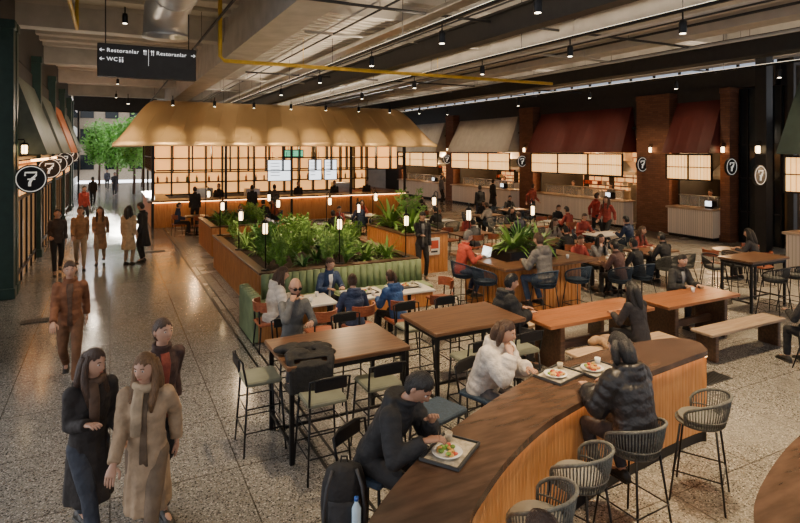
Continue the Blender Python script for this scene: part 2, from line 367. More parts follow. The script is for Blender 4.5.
# ------------------------------------------------------------ round number signs
WR=M('sign_ring',(.8,.78,.72),.5,emit=(1,.95,.85),es=.5)
def disc(loc,r,arm=(1,0),face=0,ring=WR):
    g=G(); n=28
    g.rings([[(r*math.cos(2*pi*k/n),y,r*math.sin(2*pi*k/n)) for k in range(n)] for y in (-.04,.04)],0,False)
    g.tube([(0,0,0),(arm[0]*(r+.15),arm[1],0)],.02,6)
    o=top('number_sign',g.mesh('number_sign',[BLACK]),'round black projecting stall sign with white number','sign',loc,face,'round number signs')
    g=G(); g.tube([(r*.88*math.cos(2*pi*k/n),-.045,r*.88*math.sin(2*pi*k/n)) for k in range(n)],r*.03,6,0,True)
    ob('ring',g.mesh('ring',[ring]),o)
    # stylised seven with serif drop and a mid bar
    g=G(); y=-.05; q=r*.05
    g.tube([(-.34*r,y,.22*r),(-.34*r,y,.45*r),(.36*r,y,.45*r),(.30*r,y,.25*r),(.06*r,y,.0),(-.06*r,y,-.25*r),(-.08*r,y,-.50*r)],[q,q,q*1.2,q*1.3,q*1.5,q*1.7,q*1.8],6)
    g.tube([(-.20*r,y,-.02*r),(.26*r,y,-.02*r)],q*.9,6)
    ob('numeral',g.mesh('numeral',[ring]),o)
    return o
disc((-1.62,15.5,2.64),.33,(-1,0))
for i,(y,z) in enumerate(((19.8,2.76),(22.8,2.84),(26.2,2.92),(30.5,3.05))): disc((-1.6,y,z),.31,(-1,0))
# ------------------------------------------------------------ lantern on piers
ln=Proto()
g=G(); g.box((0,.0,.2),(.03,.14,.03)); g.tube([(0,-.07,.2),(0,-.07,.13)],.01,6); ln.part('bracket',g,[BLACK])
g=G(); g.lathe([(.02,.14),(.09,.10),(.09,.07)],(0,-.07,0),n=12); g.lathe([(.08,-.13),(.08,-.16)],(0,-.07,0),n=12)
for k in range(4): g.tube([(.08*math.cos(k*pi/2),-.07+.08*math.sin(k*pi/2),-.14),(.08*math.cos(k*pi/2),-.07+.08*math.sin(k*pi/2),.08)],.006,5)
ln.part('cage',g,[BLACK])
g=G(); g.lathe([(.05,-.13),(.06,-.1),(.06,.05),(.05,.07)],(0,-.07,0),n=12); ln.part('lamp_shade',g,[GLOW])
# ------------------------------------------------------------ food stalls
m,nt,b=_base('clear_glass'); b.inputs['Roughness'].default_value=.05; b.inputs['Alpha'].default_value=.18; b.inputs['Base Color'].default_value=(.8,.85,.85,1); GLASSC=m
no=nt.nodes.new('ShaderNodeTexNoise'); nt.links.new(no.outputs[0],b.inputs['Coat Weight'])
CSTONE=M('counter_stone',(.48,.35,.24),.3)
def stall(x,y,w,rz,aw,label,counter=True,out=1.0,lit=PANEL,glow=1.0,wallm=PANELW,wash=150):
    r=top('food_stall',None,label,'food stall',(x,y,0),rz)
    h=w/2
    def P(n,g,mats,lb=None):
        o=ob(n,g.mesh(n,mats),r)
        if lb: o['label']=lb
        return o
    g=G(); zt,zb=5.15,3.2; n=int(w/.45); rd=.008
    N=n*4
    T=[(-h*.93+1.86*h*i/N, -.12-rd*(i%4==0), zt) for i in range(N+1)]
    B=[(-h+2*h*i/N, -out-rd*(i%4==0), zb) for i in range(N+1)]
    Tb=[(p[0],p[1]+.06,p[2]) for p in T]; Bb=[(p[0],p[1]+.06,p[2]) for p in B]
    vs=T+B+Tb+Bb; q=N+1; fs=[]
    for i in range(N): fs+=[(i,i+1,q+i+1,q+i),(2*q+i,3*q+i,3*q+i+1,2*q+i+1),(q+i,q+i+1,3*q+i+1,3*q+i),(i,2*q+i,2*q+i+1,i+1)]
    g.add(vs,fs); 
    for sx in (0,N): g.add([T[sx],B[sx],(B[sx][0],-.02,zb),(T[sx][0],-.02,zt)],[(0,1,2,3)])
    P('awning',g,[aw])
    if counter:
        g=G(); g.box((0,-out*.75,3.14),(w*.96,.05,.06)); g.box((0,-out*.75,2.2),(w*.96,.06,.05)); g.box((0,-out*.75-.02,2.67),(w*.96,.05,.03))
        k=max(2,int(w/2))
        for i in range(k+1): g.box((-h*.95+w*.95*i/k,-out*.75-.01,2.68),(.05,.07,.95))
        P('panel_frame',g,[BLACK])
        g=G(); g.box((0,-out*.75+.02,2.67),(w*.94,.02,.9)); P('lit_panel',g,[lit],'backlit warm slatted panel')
        g=G(); g.box((0,-.35,.06),(w*.94,.6,.12),0); P('plinth',g,[BLACK])
        g=G(); g.box((0,-.4,.6),(w*.95,.62,.96),0,0,.02); P('counter',g,[CTILE],'pale tiled serving counter front')
        g=G(); g.box((0,-.42,1.12),(w*.98,.78,.07),0,0,.02); P('counter_top',g,[CSTONE])
        g=G(); g.box((0,-.15,1.38),(w*.8,.02,.4),0)
        for i in range(5): g.box((-w*.4+w*.2*i,-.15,1.36),(.025,.05,.44),1)
        g.box((0,-.15,1.58),(w*.82,.16,.025),1)
        P('sneeze_guard',g,[GLASSC,STEEL])
        g=G(); g.box((w*.3,-.3,1.3),(.3,.28,.3),0,0,.02); g.box((w*.3,-.45,1.34),(.24,.02,.18),1); P('cash_register',g,[BLACK,SCR])
    else:
        g=G(); g.box((0,-.1,1.05),(w*.98,.04,2.1),0)
        for i in range(5): g.box((-w*.48+w*.24*i,-.13,1.55),(.06,.08,3.1),1)
        for z in (.3,2.1,3.1): g.box((0,-.13,z),(w*.98,.08,.08),1)
        P('glass_front',g,[SHOPGLOW,BLACK])
        g=G(); g.box((0,-out*.6,3.05),(w*.9,.08,.05)); P('light_strip',g,[LED])
        g=G(); g.box((0,-.16,2.6),(w*.94,.04,.85),0); P('lit_panel',g,[PANELW])
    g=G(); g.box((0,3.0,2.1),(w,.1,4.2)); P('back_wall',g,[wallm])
    if counter:
        g=G()
        for z in (1.5,1.95,2.4): g.box((0,2.75,z),(w*.85,.35,.04))
        for i in range(4): g.box((-w*.42+w*.28*i,2.75,1.3),(.04,.35,2.4))
        P('shelf',g,[BLACK])
        g=G(); g.box((-w*.15,1.9,.5),(w*.6,.7,1.0),0,0,.02); g.box((w*.3,2.0,.85),(w*.2,.7,1.7),0,0,.02)
        for i in range(4): g.box((-w*.38+w*.16*i,1.85,1.13+.04*(i%2)),(w*.1,.5,.26+.08*(i%2)),0,0,.02)
        P('kitchen_unit',g,[STEEL])
        g=G(); rr=random.Random(int(y*10))
        for i in range(int(w*2.6)): g.box((-h*.85+i*w*.85/(w*2.6),2.7,1.6+.45*rr.randrange(3)),(.16,.2,rr.uniform(.12,.3)),rr.randrange(3),0,.02)
        P('shelf_goods',g,[PAPER,FOODR,PLATE])
        g=G()
        g.rings([[(-w*.3,1.3,2.15),(w*.3,1.3,2.15),(w*.3,2.4,2.15),(-w*.3,2.4,2.15)],[(-w*.3,1.3,2.3),(w*.3,1.3,2.3),(w*.3,2.4,2.3),(-w*.3,2.4,2.3)],[(-w*.15,1.7,2.8),(w*.15,1.7,2.8),(w*.15,2.2,2.8),(-w*.15,2.2,2.8)],[(-w*.15,1.7,4),(w*.15,1.7,4),(w*.15,2.2,4),(-w*.15,2.2,4)]],0,False)
        P('extractor_hood',g,[STEEL])
    g=G(); g.box((0,1.4,4.25),(w,3.2,.1)); g.box((-h+.03,1.5,2.1),(.06,3,4.2)); g.box((h-.03,1.5,2.1),(.06,3,4.2)); g.box((0,0,4.7),(w,.12,1.8))
    P('booth_shell',g,[DARK])
    c,s_=math.cos(rz),math.sin(rz)
    if counter:
        for fx in (-.25,.25) if w>3 else (0,):
            lx,ly=w*fx,.9
            point((x+lx*c-ly*s_,y+lx*s_+ly*c,2.9),170*glow)
        for fx in (-.3,0,.3) if w>3 else (0,):
            lx,ly=w*fx,-3.0
            p=(x+lx*c-ly*s_,y+lx*s_+ly*c,5.1); q=(x+lx*c,y+lx*s_,3.4)
            spot(p,q,wash,1.1,(1,.76,.48))  # added wash spots without fixtures, brighten the awning
    else: 
        lx,ly=0,-1.5; point((x+lx*c-ly*s_,y+lx*s_+ly*c,4.3),60,(1,.82,.62))  # added lamp without fixture, lifts the dark awning
    return r
stall(20,34.9,6.0,-pi/2,AWG,'food stall with pale grey ribbed awning and glowing panels')
stall(20,27.4,6.2,-pi/2,AWG,'food stall with grey ribbed awning over a glowing counter')
stall(20,19.8,6.1,-pi/2,AWR,'food stall with deep red awning and tiled counter',wash=130)
stall(20,13.85,1.95,-pi/2,AWR,'narrow food stall with deep red awning beside a brick pier',wash=120)
stall(16.6,7.0,3.4,-pi/2,AWD,'food stall with dark green awning and warm back light')
def pier(x,y,w,d,h,mat,lab,lamp=True,side=-1):
    g=G(); g.box((0,0,h/2),(w,d,h)); g.box((0,0,.12),(w+.06,d+.06,.24),0,0,.02); g.box((0,0,h-.1),(w+.06,d+.06,.2),0,0,.02)
    top('column',g.mesh('column',[mat]),lab,'column',(x,y,0),group='columns between the stalls')
    if lamp: ln.place('wall_lantern',(x+side*(w/2+.06),y,3.35),-pi/2 if side<0 else pi/2,'small black wall lantern with glowing shade','lamp','wall lanterns')
for y,w in ((38.2,.5),(31.2,.9),(23.6,1.1),(15.75,1.55),(12.7,.35)): pier(20.0,y,.7,w,5.55,BRICK,'brown brick pier between two food stalls')
spot((17.4,15.7,5.2),(19.8,15.7,2.6),130,1.0)  # added spot without fixture, lights the brick pier
pier(16.2,9.35,.3,.3,6.1,BLACK,'slim black steel column with a lantern')
for x,y in ((19.45,31.2),(19.45,23.7),(19.45,16.1),(19.45,12.36)): disc((x,y,2.72),.31,(.3,0))
disc((15.72,9.2,2.62),.28,(.3,0))
g=G(); g.box((20.2,11.75,2.75),(.08,1.5,5.5),0)
for i in range(6): g.box((20.13,11.05+i*.28,2.75),(.05,.04,5.4),1)
for z in (1.1,2.3,3.5): g.box((20.13,11.75,z),(.05,1.5,.05),1)
struct('door_1',g,[GLASS,BLACK],'dark glazed door with thin bars')
for i,(y,a) in enumerate(((18.2,AWK),(23.4,AWK),(28.6,AWO),(33.8,AWK))):
    stall(-2.15,y,4.2,pi/2,a,'shop front with projecting awning and dark glazing by the walkway',False,.8)
for y in (15.2,15.7,20.8,26.0,31.2,36.4,38): pier(-2.1,y,.4,.4 if y>16 else .3,6.2,GREEN,'dark green steel pilaster of the shop fronts',y not in(15.2,),1)
# ------------------------------------------------------------ central kiosk
kz=top('central_kiosk',None,'large food kiosk with golden hipped roof and glowing shelves','kiosk',(0,0,0))
def K(n,g,mats,lb=None,par=None):
    o=ob(n,g.mesh(n,mats),par or kz)
    if lb: o['label']=lb
    return o
x0,x1,y0,y1=.1,14.7,24.5,35.0
def rect(i,z,nx=58,ny=30):
    a,b_,c,d=x0+i,x1-i,y0+i,y1-i; o=[]
    o+=[(a+(b_-a)*t/nx,c,z) for t in range(nx)]; o+=[(b_,c+(d-c)*t/ny,z) for t in range(ny)]
    o+=[(b_-(b_-a)*t/nx,d,z) for t in range(nx)]; o+=[(a,d-(d-c)*t/ny,z) for t in range(ny)]
    return o
g=G(); prof=[(0.0,3.48),(0,3.58)]+[(1.7*t/12,3.58+1.85*math.sin(pi/2*(t/12)**1.3)) for t in range(1,13)]+[(1.95,5.45)]
g.rings([rect(i,z) for i,z in prof],0,True,False)
g.rings([rect(i,z) for i,z in [(.05,3.48),(.3,3.54),(.6,3.54)]],0,False,False)
a=rect(1.95,5.45,1,1); g.add(a,[(0,1,2,3)])
K('roof',g,[GOLD],'champagne gold flared hipped metal roof')
g=G()
r0=[rect(i-.003,z+.002) for i,z in prof[1:]]
for k in range(0,len(r0[0]),3): g.tube([r[k] for r in r0],.009,5)
K('roof_seam',g,[GOLD])
g=G(); g.box((7.4,29.7,3.62),(13.6,9.6,.06)); K('soffit',g,[DARK])
g=G(); g.box((7.6,26.3,.55),(12,.7,1.1),0,0,.02); g.box((1.9,29.5,.55),(.7,6.4,1.1),0,0,.02); g.box((13.3,29.5,.55),(.7,6.4,1.1),0,0,.02); K('counter',g,[ORW],'warm timber counter front')
g=G(); g.box((7.6,26.25,1.13),(12.4,.9,.07),0,0,.02); g.box((1.9,29.6,1.13),(.9,5.8,.07),0,0,.02); g.box((13.3,29.6,1.13),(.9,5.8,.07),0,0,.02); K('counter_top',g,[WALD])
g=G(); g.box((7.6,25.86,1.08),(12,.03,.025)); K('light_strip',g,[LED])  # strip added to give the counter front a glow
for x in (1.6,4.6,7.6,10.6,13.6):
    g=G(); g.box((x,25.95,1.78),(.10,.10,3.56)); K('post',g,[BLACK])
for x in (1.6,13.6):
    g=G(); g.box((x,33,1.78),(.09,.09,3.56)); K('post',g,[BLACK])
g=G(); g.box((7.6,30.2,2.3),(11.4,.08,2.5)); g.box((1.75,29.6,2.9),(.05,6,1.2)); g.box((13.45,29.6,2.9),(.05,6,1.2)); K('lit_panel',g,[KPANEL],'backlit amber panels')
g=G()
for z in (1.1,1.7,2.3,2.9): g.box((7.6,30.0,z),(11.4,.3,.06))
for i in range(15): g.box((1.9+i*.81,30.0,2.3),(.07,.3,2.5))
for i in range(16): g.box((1.6+i*.8,26.0,2.95),(.045,.25,1.2))
for z in (2.35,2.95,3.5): g.box((7.6,26.0,z),(12,.25,.045))
for x in (1.65,13.55):
    for i in range(8): g.box((x,26+i*.9,3.0),(.06,.05,1.2))
    for z in (2.4,3.0): g.box((x,29.2,z),(.1,6.4,.05))
K('shelf_frame',g,[BLACK],'black metal grid shelving')
g=G(); g.box((5,28.4,.5),(5,.9,1.0),0,0,.02); g.box((11,28.4,.5),(3,.9,1.0),0,0,.02); g.box((4,28.4,1.25),(.8,.6,.5),0,0,.03); g.box((6.3,28.4,1.2),(.7,.5,.4),0,0,.03); g.box((11,28.4,1.3),(.9,.6,.6),0,0,.03)
K('work_bench',g,[STEEL])
for x in (3.5,7.5,11.5): point((x,28,3.3),110)
for x in [.6+1.55*i for i in range(10)]: 
    sp.place('track_spotlight',(x,23.3,5.2),0,'black spotlight washing the golden kiosk roof','spotlight','roof wash spotlights')
    spot((x,23.3,5.0),(x,24.75,3.75),210,.85,(1,.74,.40),.04)
spot((-.9,22,5.6),(.4,27,4.0),300,1.0,(1,.75,.42))
def screen(x,y,z,w,h,mat,lab):
    g=G(); g.box((0,0,0),(w+.08,.06,h+.08),0,0,.01); 
    g.tube([(-w*.3,0,h/2),(-w*.3,0,h/2+.4)],.012,6); g.tube([(w*.3,0,h/2),(w*.3,0,h/2+.4)],.012,6)
    o=top('menu_screen',g.mesh('menu_screen',[BLACK]),lab,'screen',(x,y,z),group='kiosk menu screens')
    g=G(); g.box((0,-.035,0),(w,.01,h)); 
    for i in range(5): g.box((-w*.2,-.042,h*.35-i*h*.15),(w*.4,.004,h*.03),1)
    ob('display',g.mesh('display',[mat,DARK]),o)
screen(7.15,26.4,2.35,1.1,.95,SCR,'bright hanging menu screen in the kiosk')
screen(8.9,26.4,2.35,.6,.95,SCR,'narrow bright menu screen in the kiosk')
screen(9.7,26.4,2.35,.6,.95,SCR,'narrow bright menu screen in the kiosk')
screen(7.9,26.6,3.15,.9,.28,SCRG,'small green display under the kiosk roof')
BOT=[M('bottle_a',(.3,.12,.03),.3),M('bottle_b',(.05,.12,.05),.3),M('bottle_c',(.5,.4,.3),.3)]
bm_=[]
for k in range(3):
    g=G(); g.lathe([(.05,0),(.055,.02),(.055,.2),(.02,.27),(.02,.33),(.0,.33)],n=8); bm_.append(g.mesh('bottle',[BOT[k]]))
for i in range(24):
    if R.random()<.6: top('bottle',bm_[R.randrange(3)],'small bottle on the lit kiosk shelf','bottle',(2.1+i*.47+R.uniform(-.1,.1),29.95,1.73),group='bottles on the kiosk shelves')
# ------------------------------------------------------------ plants
def fern(seed,n=26,L=.6,broad=.05,mat=0):
    r=random.Random(seed); g=G()
    for i in range(n):
        a=r.uniform(0,2*pi); l=L*r.uniform(.55,1.1); up=r.uniform(.45,1.4); w=broad*r.uniform(.7,1.3)
        vs=[]; K_=6; sd=Vector((-math.sin(a),math.cos(a),0))
        for k in range(K_+1):
            t=k/K_; rr=l*t*math.cos(up*.6); z=l*(math.sin(up)*1.15*t-.75*t*t*(1.35-up*.6))
            p=Vector((math.cos(a)*rr,math.sin(a)*rr,z)); ww=w*math.sin(pi*min(.97,t*.9+.08))
            vs+=[p-sd*ww,p+Vector((0,0,-ww*.4)),p+sd*ww]
        fs=[]
        for k in range(K_): fs+=[(k*3,k*3+1,k*3+4,k*3+3),(k*3+1,k*3+2,k*3+5,k*3+4)]
        g.add(vs,fs,0,True)
    return g.mesh('fern_plant',[LEAF[mat]],False)
def bush(seed,mat):
    r=random.Random(seed); g=G()
    for b_ in range(16):
        a=r.uniform(0,2*pi); l=r.uniform(.25,.55); q=r.uniform(.1,.32)
        p0=Vector((0,0,0)); p1=Vector((math.cos(a)*q*.5,math.sin(a)*q*.5,l*.6)); p2=Vector((math.cos(a)*q,math.sin(a)*q,l))
        g.tube([p0,p1,p2],.006,4,0)
        for k in range(16):
            t=r.uniform(.25,1.05); c=(p0.lerp(p1,t*2) if t<.5 else p1.lerp(p2,t*2-1)); d=Vector((r.uniform(-1,1),r.uniform(-1,1),r.uniform(-.1,.8))).normalized(); w=d.orthogonal().normalized()*.022
            g.add([c,c+d*.045+w,c+d*.10,c+d*.045-w],[(0,1,2,3)],0,True)
    return g.mesh('fern_plant',[LEAF[mat]],False)
FER=[fern(1,60,.50,.018,0),fern(2,60,.48,.024,1),fern(3,34,.46,.036,2),bush(4,1),bush(5,0)]
FL=('arching green fern in a planter','leafy light green plant in a planter','broad-leaved dark green plant in a planter','bushy small-leaved shrub in a planter','dark bushy small-leaved shrub in a planter')
def plant(x,y,z,k=None,s=1,grp='planter greenery'):
    k=R.choice([0,1,1,2,3,3,4]) if k is None else k
    o=top('fern_plant',FER[k],FL[k],'plant',(x,y,z),R.uniform(0,6),grp); o.scale=(s,s,s*R.uniform(1.0,1.6))
def planter(xa,xb,ya,yb,h,lab,mat=ORW,fill=True):
    cx,cy=(xa+xb)/2,(ya+yb)/2; r=top('planter',None,lab,'planter',(cx,cy,0)); w,d=xb-xa,yb-ya; t=.09
    g=G()
    for sy in(-1,1): g.box((0,sy*(d-t)/2,h/2),(w,t,h),0,0,.01)
    for sx in(-1,1): g.box((sx*(w-t)/2,0,h/2),(t,d-2*t,h),0,0,.01)
    for i in range(int(w/.12)): 
        for sy in(-1,1): g.box((-w/2+.06+i*.12,sy*(d/2+.008),h/2),(.05,.016,h*.9))
    for i in range(int(d/.12)):
        for sx in(-1,1): g.box((sx*(w/2+.008),-d/2+.06+i*.12,h/2),(.016,.05,h*.9))
    o=ob('planter_box',g.mesh('planter_box',[mat]),r)
    g=G()
    for sy in(-1,1): g.box((0,sy*(d/2-.07),h+.015),(w+.06,.2,.04),0,0,.01)
    for sx in(-1,1): g.box((sx*(w/2-.07),0,h+.015),(.2,d-.3,.04),0,0,.01)
    ob('rim',g.mesh('rim',[WALD]),r)
    g=G(); g.box((0,0,h-.1),(w-2*t,d-2*t,.1)); ob('soil',g.mesh('soil',[SOIL]),r)
    if fill:
        nx=max(2,int(w/.58)); ny=max(2,int(d/.66))
        for i in range(nx):
            for j in range(ny): plant(xa+.5+(w-1.0)*i/(nx-1)+R.uniform(-.08,.08),ya+.5+(d-1.0)*j/(ny-1)+R.uniform(-.08,.08),h-.05,None,R.uniform(.75,1.08))
planter(2.6,6.1,11.0,16.6,.88,'long timber planter full of ferns behind a green banquette')
planter(2.8,4.9,18.2,21.0,.9,'timber planter with leafy plants near the kiosk')
planter(6.9,8.2,13.1,15.6,1.05,'timber service counter planter with tall plants',fill=False)
# ------------------------------------------------------------ banquette
def banq(x,y,w,rz,lab,bh=.9):
    r=top('banquette',None,lab,'sofa',(x,y,0),rz)
    g=G(); g.box((0,0,.16),(w,.55,.3),0,0,.02); ob('base',g.mesh('base',[ORW]),r)
    g=G(); n=max(1,int(w/.6))
    for i in range(n): g.box((-w/2+w/n*(i+.5),-.02,.39),(w/n-.01,.58,.14),0,0,.04)
    ob('seat',g.mesh('seat',[GRNV]),r)
    g=G(); n=int(w/.14)
    for i in range(n): g.tube([(-w/2+w/n*(i+.5),.24,.45),(-w/2+w/n*(i+.5),.28,bh)],w/n*.55,8)
    g.box((0,.3,bh/2),(w,.1,bh-.05)); ob('backrest',g.mesh('backrest',[GRNV],),r)
banq(4.35,10.6,3.5,0,'channelled green velvet banquette along the planter')
banq(2.5,10.2,1.1,pi/2,'green velvet banquette end facing the marble tables',.8)
# ------------------------------------------------------------ lantern poles
lp=Proto()
g=G(); g.lathe([(.09,0),(.09,.02),(.02,.03)],n=12); lp.part('base',g,[BLACK])
g=G(); g.tube([(0,0,.02),(0,0,1.0),(0,0,1.05),(.06,0,1.1),(.1,0,1.05),(.1,0,1.0)],.013,6); lp.part('pole',g,[BLACK])
g=G(); g.lathe([(.02,1.0),(.07,.96),(.07,.94)],(.1,0,0),n=12); g.lathe([(.065,.72),(.065,.70)],(.1,0,0),n=12)
for k in range(4): g.tube([(.1+.066*math.cos(k*pi/2),.066*math.sin(k*pi/2),.71),(.1+.066*math.cos(k*pi/2),.066*math.sin(k*pi/2),.95)],.007,4)
lp.part('cage',g,[BLACK])
g=G(); g.lathe([(.038,.72),(.045,.75),(.045,.89),(.038,.92)],(.1,0,0),n=12); lp.part('lamp_shade',g,[GLOW])
for x,y,z in ((2.75,11.2,.91),(4.3,11.15,.91),(2.75,16.4,.91),(5.9,11.2,.91),(5.9,14,.91),(5.9,16.4,.91),(4.3,16.4,.91),(2.75,13.8,.91),(3,20.8,.93),(4.7,18.4,.93),(7.0,15.4,1.08),(8.0,13.3,1.08),(8.7,10.3,1.07),(7.0,10.3,1.07)):
    lp.place('table_lantern',(x,y,z),R.uniform(0,6),'black pole lantern with glowing cylinder shade','lamp','lanterns on the planter rims')
for x,y in ((4.3,10.9),(5.8,13),(2.8,13.5),(4.0,15.5)): point((x,y,2.3),45,(1,.68,.38))
# ------------------------------------------------------------ serving island with fern
r=top('bar_island',None,'timber bar island with walnut top around a planter','counter',(7.8,9.5,0))
g=G(); g.box((0,0,.52),(1.9,1.5,.98),0,0,.02)
for i in range(19):
    for s_ in(-1,1): g.box((-.9+i*.1,s_*.755,.5),(.04,.02,.9))
for i in range(15):
    for s_ in(-1,1): g.box((s_*.955,-.7+i*.1,.5),(.02,.04,.9))
ob('island_body',g.mesh('island_body',[ORW]),r)
g=G(); g.box((0,-.72,1.04),(2.4,.55,.06),0,0,.015); g.box((0,.72,1.04),(2.4,.55,.06),0,0,.015)
for s_ in(-1,1): g.box((s_*.97,0,1.04),(.46,.9,.06),0,0,.015)
ob('island_top',g.mesh('island_top',[WAL]),r)
g=G(); g.box((0,0,1.12),(1.2,.8,.22),0,0,.02); ob('planter_box',g.mesh('planter_box',[BLACK]),r)
for i in range(3): plant(7.45+.36*i,9.5+(-.1,.1,-.1)[i],1.235,(1,0,1)[i],1.25,'ferns on the bar island')
for i,(x,y) in enumerate(((7.4,13.7),(7.7,14.4),(7.4,15.0))): plant(x,y,1.02,(1,3,1)[i],1.75,'tall plants on the service counter')
g=G(); g.box((0,0,0),(.34,.02,.46),0,0,.005); g.box((0,-.012,.05),(.26,.004,.22),1); g.box((0,-.012,-.14),(.2,.004,.05),2)
top('notice_board',g.mesh('notice_board',[WHT,FOODR,DARK]),'white notice with red picture fixed on the service counter','sign',(7.75,13.07,.72))
# ------------------------------------------------------------ curved bar
outer=[(1.0,2.7),(1.38,3.12),(1.88,3.52),(2.43,3.85),(3.19,4.19),(3.96,4.46),(4.9,4.62),(5.65,4.6),(6.05,4.5),(6.15,4.3),(6.0,4.08)]
inner=[(1.45,2.25),(1.93,2.84),(2.2,3.06),(2.69,3.36),(3.34,3.64),(4.22,3.86),(5.05,3.96),(5.7,4.03),(5.9,4.05),(5.96,4.06),(5.98,4.07)]
def cr(P,n=6):
    o=[]
    for i in range(len(P)-1):
        p0,p1,p2,p3=[Vector(P[max(0,min(len(P)-1,i+k))]) for k in(-1,0,1,2)]
        for k in range(n):
            t=k/n; o.append(.5*((2*p1)+(p2-p0)*t+(2*p0-5*p1+4*p2-p3)*t*t+(3*p1-p0-3*p2+p3)*t**3))
    o.append(Vector(P[-1])); return o
def strip(O,I,z0,z1,m=0,g=None):
    g=g or G(); n=len(O); vs=[]
    for z in(z0,z1): vs+=[(p.x,p.y,z) for p in O]+[(p.x,p.y,z) for p in I]
    fs=[]
    for i in range(n-1):
        fs+=[(i,i+1,n+i+1,n+i),(2*n+i,3*n+i,3*n+i+1,2*n+i+1),(i,2*n+i,2*n+i+1,i+1),(n+i,n+i+1,3*n+i+1,3*n+i)]
    fs+=[(0,n,3*n,2*n),(n-1,2*n-1,4*n-1,3*n-1)]
    g.add(vs,fs,m); return g
WALB=M('walnut_bar_top',(.085,.048,.03),.26,0,.4,3,stretch=(1,4,1))
ORL=wood('light_slatted_oak',(.50,.22,.065),(.66,.33,.12),2,.45)
def curved_bar(outer,inner,lab,a=.22,b_=.86,drop=0):
    O=cr(outer); I=cr(inner)
    r=top('curved_bar',None,lab,'counter')
    ob('bar_top',strip(O,I,.99,1.05).mesh('bar_top',[WALB]),r)
    e=len(O)-drop
    O2=[o.lerp(i,a) for o,i in zip(O[:e],I[:e])]; I2=[o.lerp(i,b_) for o,i in zip(O[:e],I[:e])]
    ob('plinth',strip(O2,I2,.012,.12).mesh('plinth',[BLACK]),r)
    def dense(P,k):
        o=[]; L=[0]
        for i in range(1,len(P)): L.append(L[-1]+(P[i]-P[i-1]).length)
        N=int(L[-1]/.012)
        for j in range(N+1):
            s=L[-1]*j/N; i=1
            while i<len(P)-1 and L[i]<s: i+=1
            t=(s-L[i-1])/max(1e-6,L[i]-L[i-1]); p=P[i-1].lerp(P[i],t); d=(P[i]-P[i-1]).normalized(); nn=Vector((-d.y,d.x))*k
            o.append(p+nn*(.002 if j%5 else -.002))
        return o
    g=G()
    for P,k in((O2,1),(I2,-1)):
        D=dense(P,k); n=len(D); g.add([(p.x,p.y,.12) for p in D]+[(p.x,p.y,.985) for p in D],[(i,i+1,n+i+1,n+i) for i in range(n-1)])
    for q in (0,-1): g.quad((O2[q].x,O2[q].y,.12),(I2[q].x,I2[q].y,.12),(I2[q].x,I2[q].y,.985),(O2[q].x,O2[q].y,.985))
    ob('bar_front',g.mesh('bar_front',[ORL]),r)
    I3=[o.lerp(i,.93) for o,i in zip(O[:e],I[:e])]
    g=G(); g.tube([(p.x,p.y,.98) for p in I3],.008,6); ob('light_strip',g.mesh('light_strip',[LED]),r)
curved_bar(outer,inner,'long curved walnut-topped bar with orange timber front',drop=4)
o2=[(3.2,1.7),(3.46,2.05),(3.97,2.29),(4.84,2.52),(5.8,2.6),(6.6,2.5)]
i2=[(3.7,1.2),(3.9,1.45),(4.3,1.65),(4.95,1.82),(5.8,1.9),(6.5,1.8)]
curved_bar(o2,i2,'second curved walnut bar top',.2,.8)
spot((3.4,2.2,4.9),(4.2,3.9,0),500,1.4)
# ------------------------------------------------------------ seats
def legs4(p,sx,sy,tx,ty,z,r=.012,mat=BLACK):
    for a in(-1,1):
        for b_ in(-1,1):
            g=G(); g.tube([(a*sx,b_*sy,0),(a*tx,b_*ty,z)],[r*.8,r],8); p.part('leg',g,[mat])
def woven(rope,sh=.74,bh=.20,bar=True,R0=.245,pad=PADG):
    p=Proto()
    g=G(); g.lathe([(.0,sh-.04),(.19,sh-.04),(.215,sh-.02),(.215,sh-.005),(.0,sh-.005)],n=24); p.part('seat_frame',g,[rope])
    g=G(); g.lathe([(.0,sh-.003),(.18,sh-.003),(.195,sh+.015),(.18,sh+.035),(.0,sh+.038)],n=24); p.part('seat',g,[pad],'round padded seat')
    g=G(); N=40; a0,a1=-2.0,2.0; rim=[]
    for k in range(N+1):
        a=a0+(a1-a0)*k/N; f=max(0,math.cos(a/2.0*pi/2))**.6
        tz=sh+.06+bh*(.15+.85*f); s_,c_=math.sin(a),-math.cos(a); r2=R0+.02*f
        rim.append((s_*r2,c_*r2,tz))
        g.tube([(s_*.212,c_*.212,sh-.015),(s_*(.212+r2)/2+s_*.008,c_*(.212+r2)/2+c_*.008,(sh+tz)/2),(s_*r2,c_*r2,tz)],.006,5)
    g.tube([(math.sin(a0+(a1-a0)*k/20)*.232,-math.cos(a0+(a1-a0)*k/20)*.232,sh+.05) for k in range(21)],.007,5)
    rim=[(rim[0][0]*.93,rim[0][1]*.93,sh-.01)]+rim+[(rim[-1][0]*.93,rim[-1][1]*.93,sh-.01)]
    g.tube(rim,.014,8)
    p.part('backrest',g,[rope],'open woven rope wraparound back')
    legs4(p,.23,.23,.15,.15,sh-.03,.011)
    if bar:
        g=G(); q=.205; g.tube([(-q,-q,.28),(q,-q,.28),(q,q,.28),(-q,q,.28)],.008,6,0,True); p.part('footrest',g,[BLACK])
    return p
WOV=woven(ROPE); NAV=woven(NAVY,.74,.24,pad=NAVY); LOW=woven(ROPE,.44,.28,False); LOWN=woven(NAVY,.44,.28,False,pad=NAVY)
MS=Proto()
g=G(); g.box((0,0,.76),(.42,.40,.05),0,0,.02); MS.part('seat',g,[PAD],'olive padded seat')
g=G(); g.tube([(-.2,-.19,.76),(-.21,-.24,1.02),(-.1,-.27,1.04),(.1,-.27,1.04),(.21,-.24,1.02),(.2,-.19,.76)],.012,6); g.box((0,-.262,.98),(.34,.02,.12),0,0,.008); MS.part('backrest',g,[BLACK])
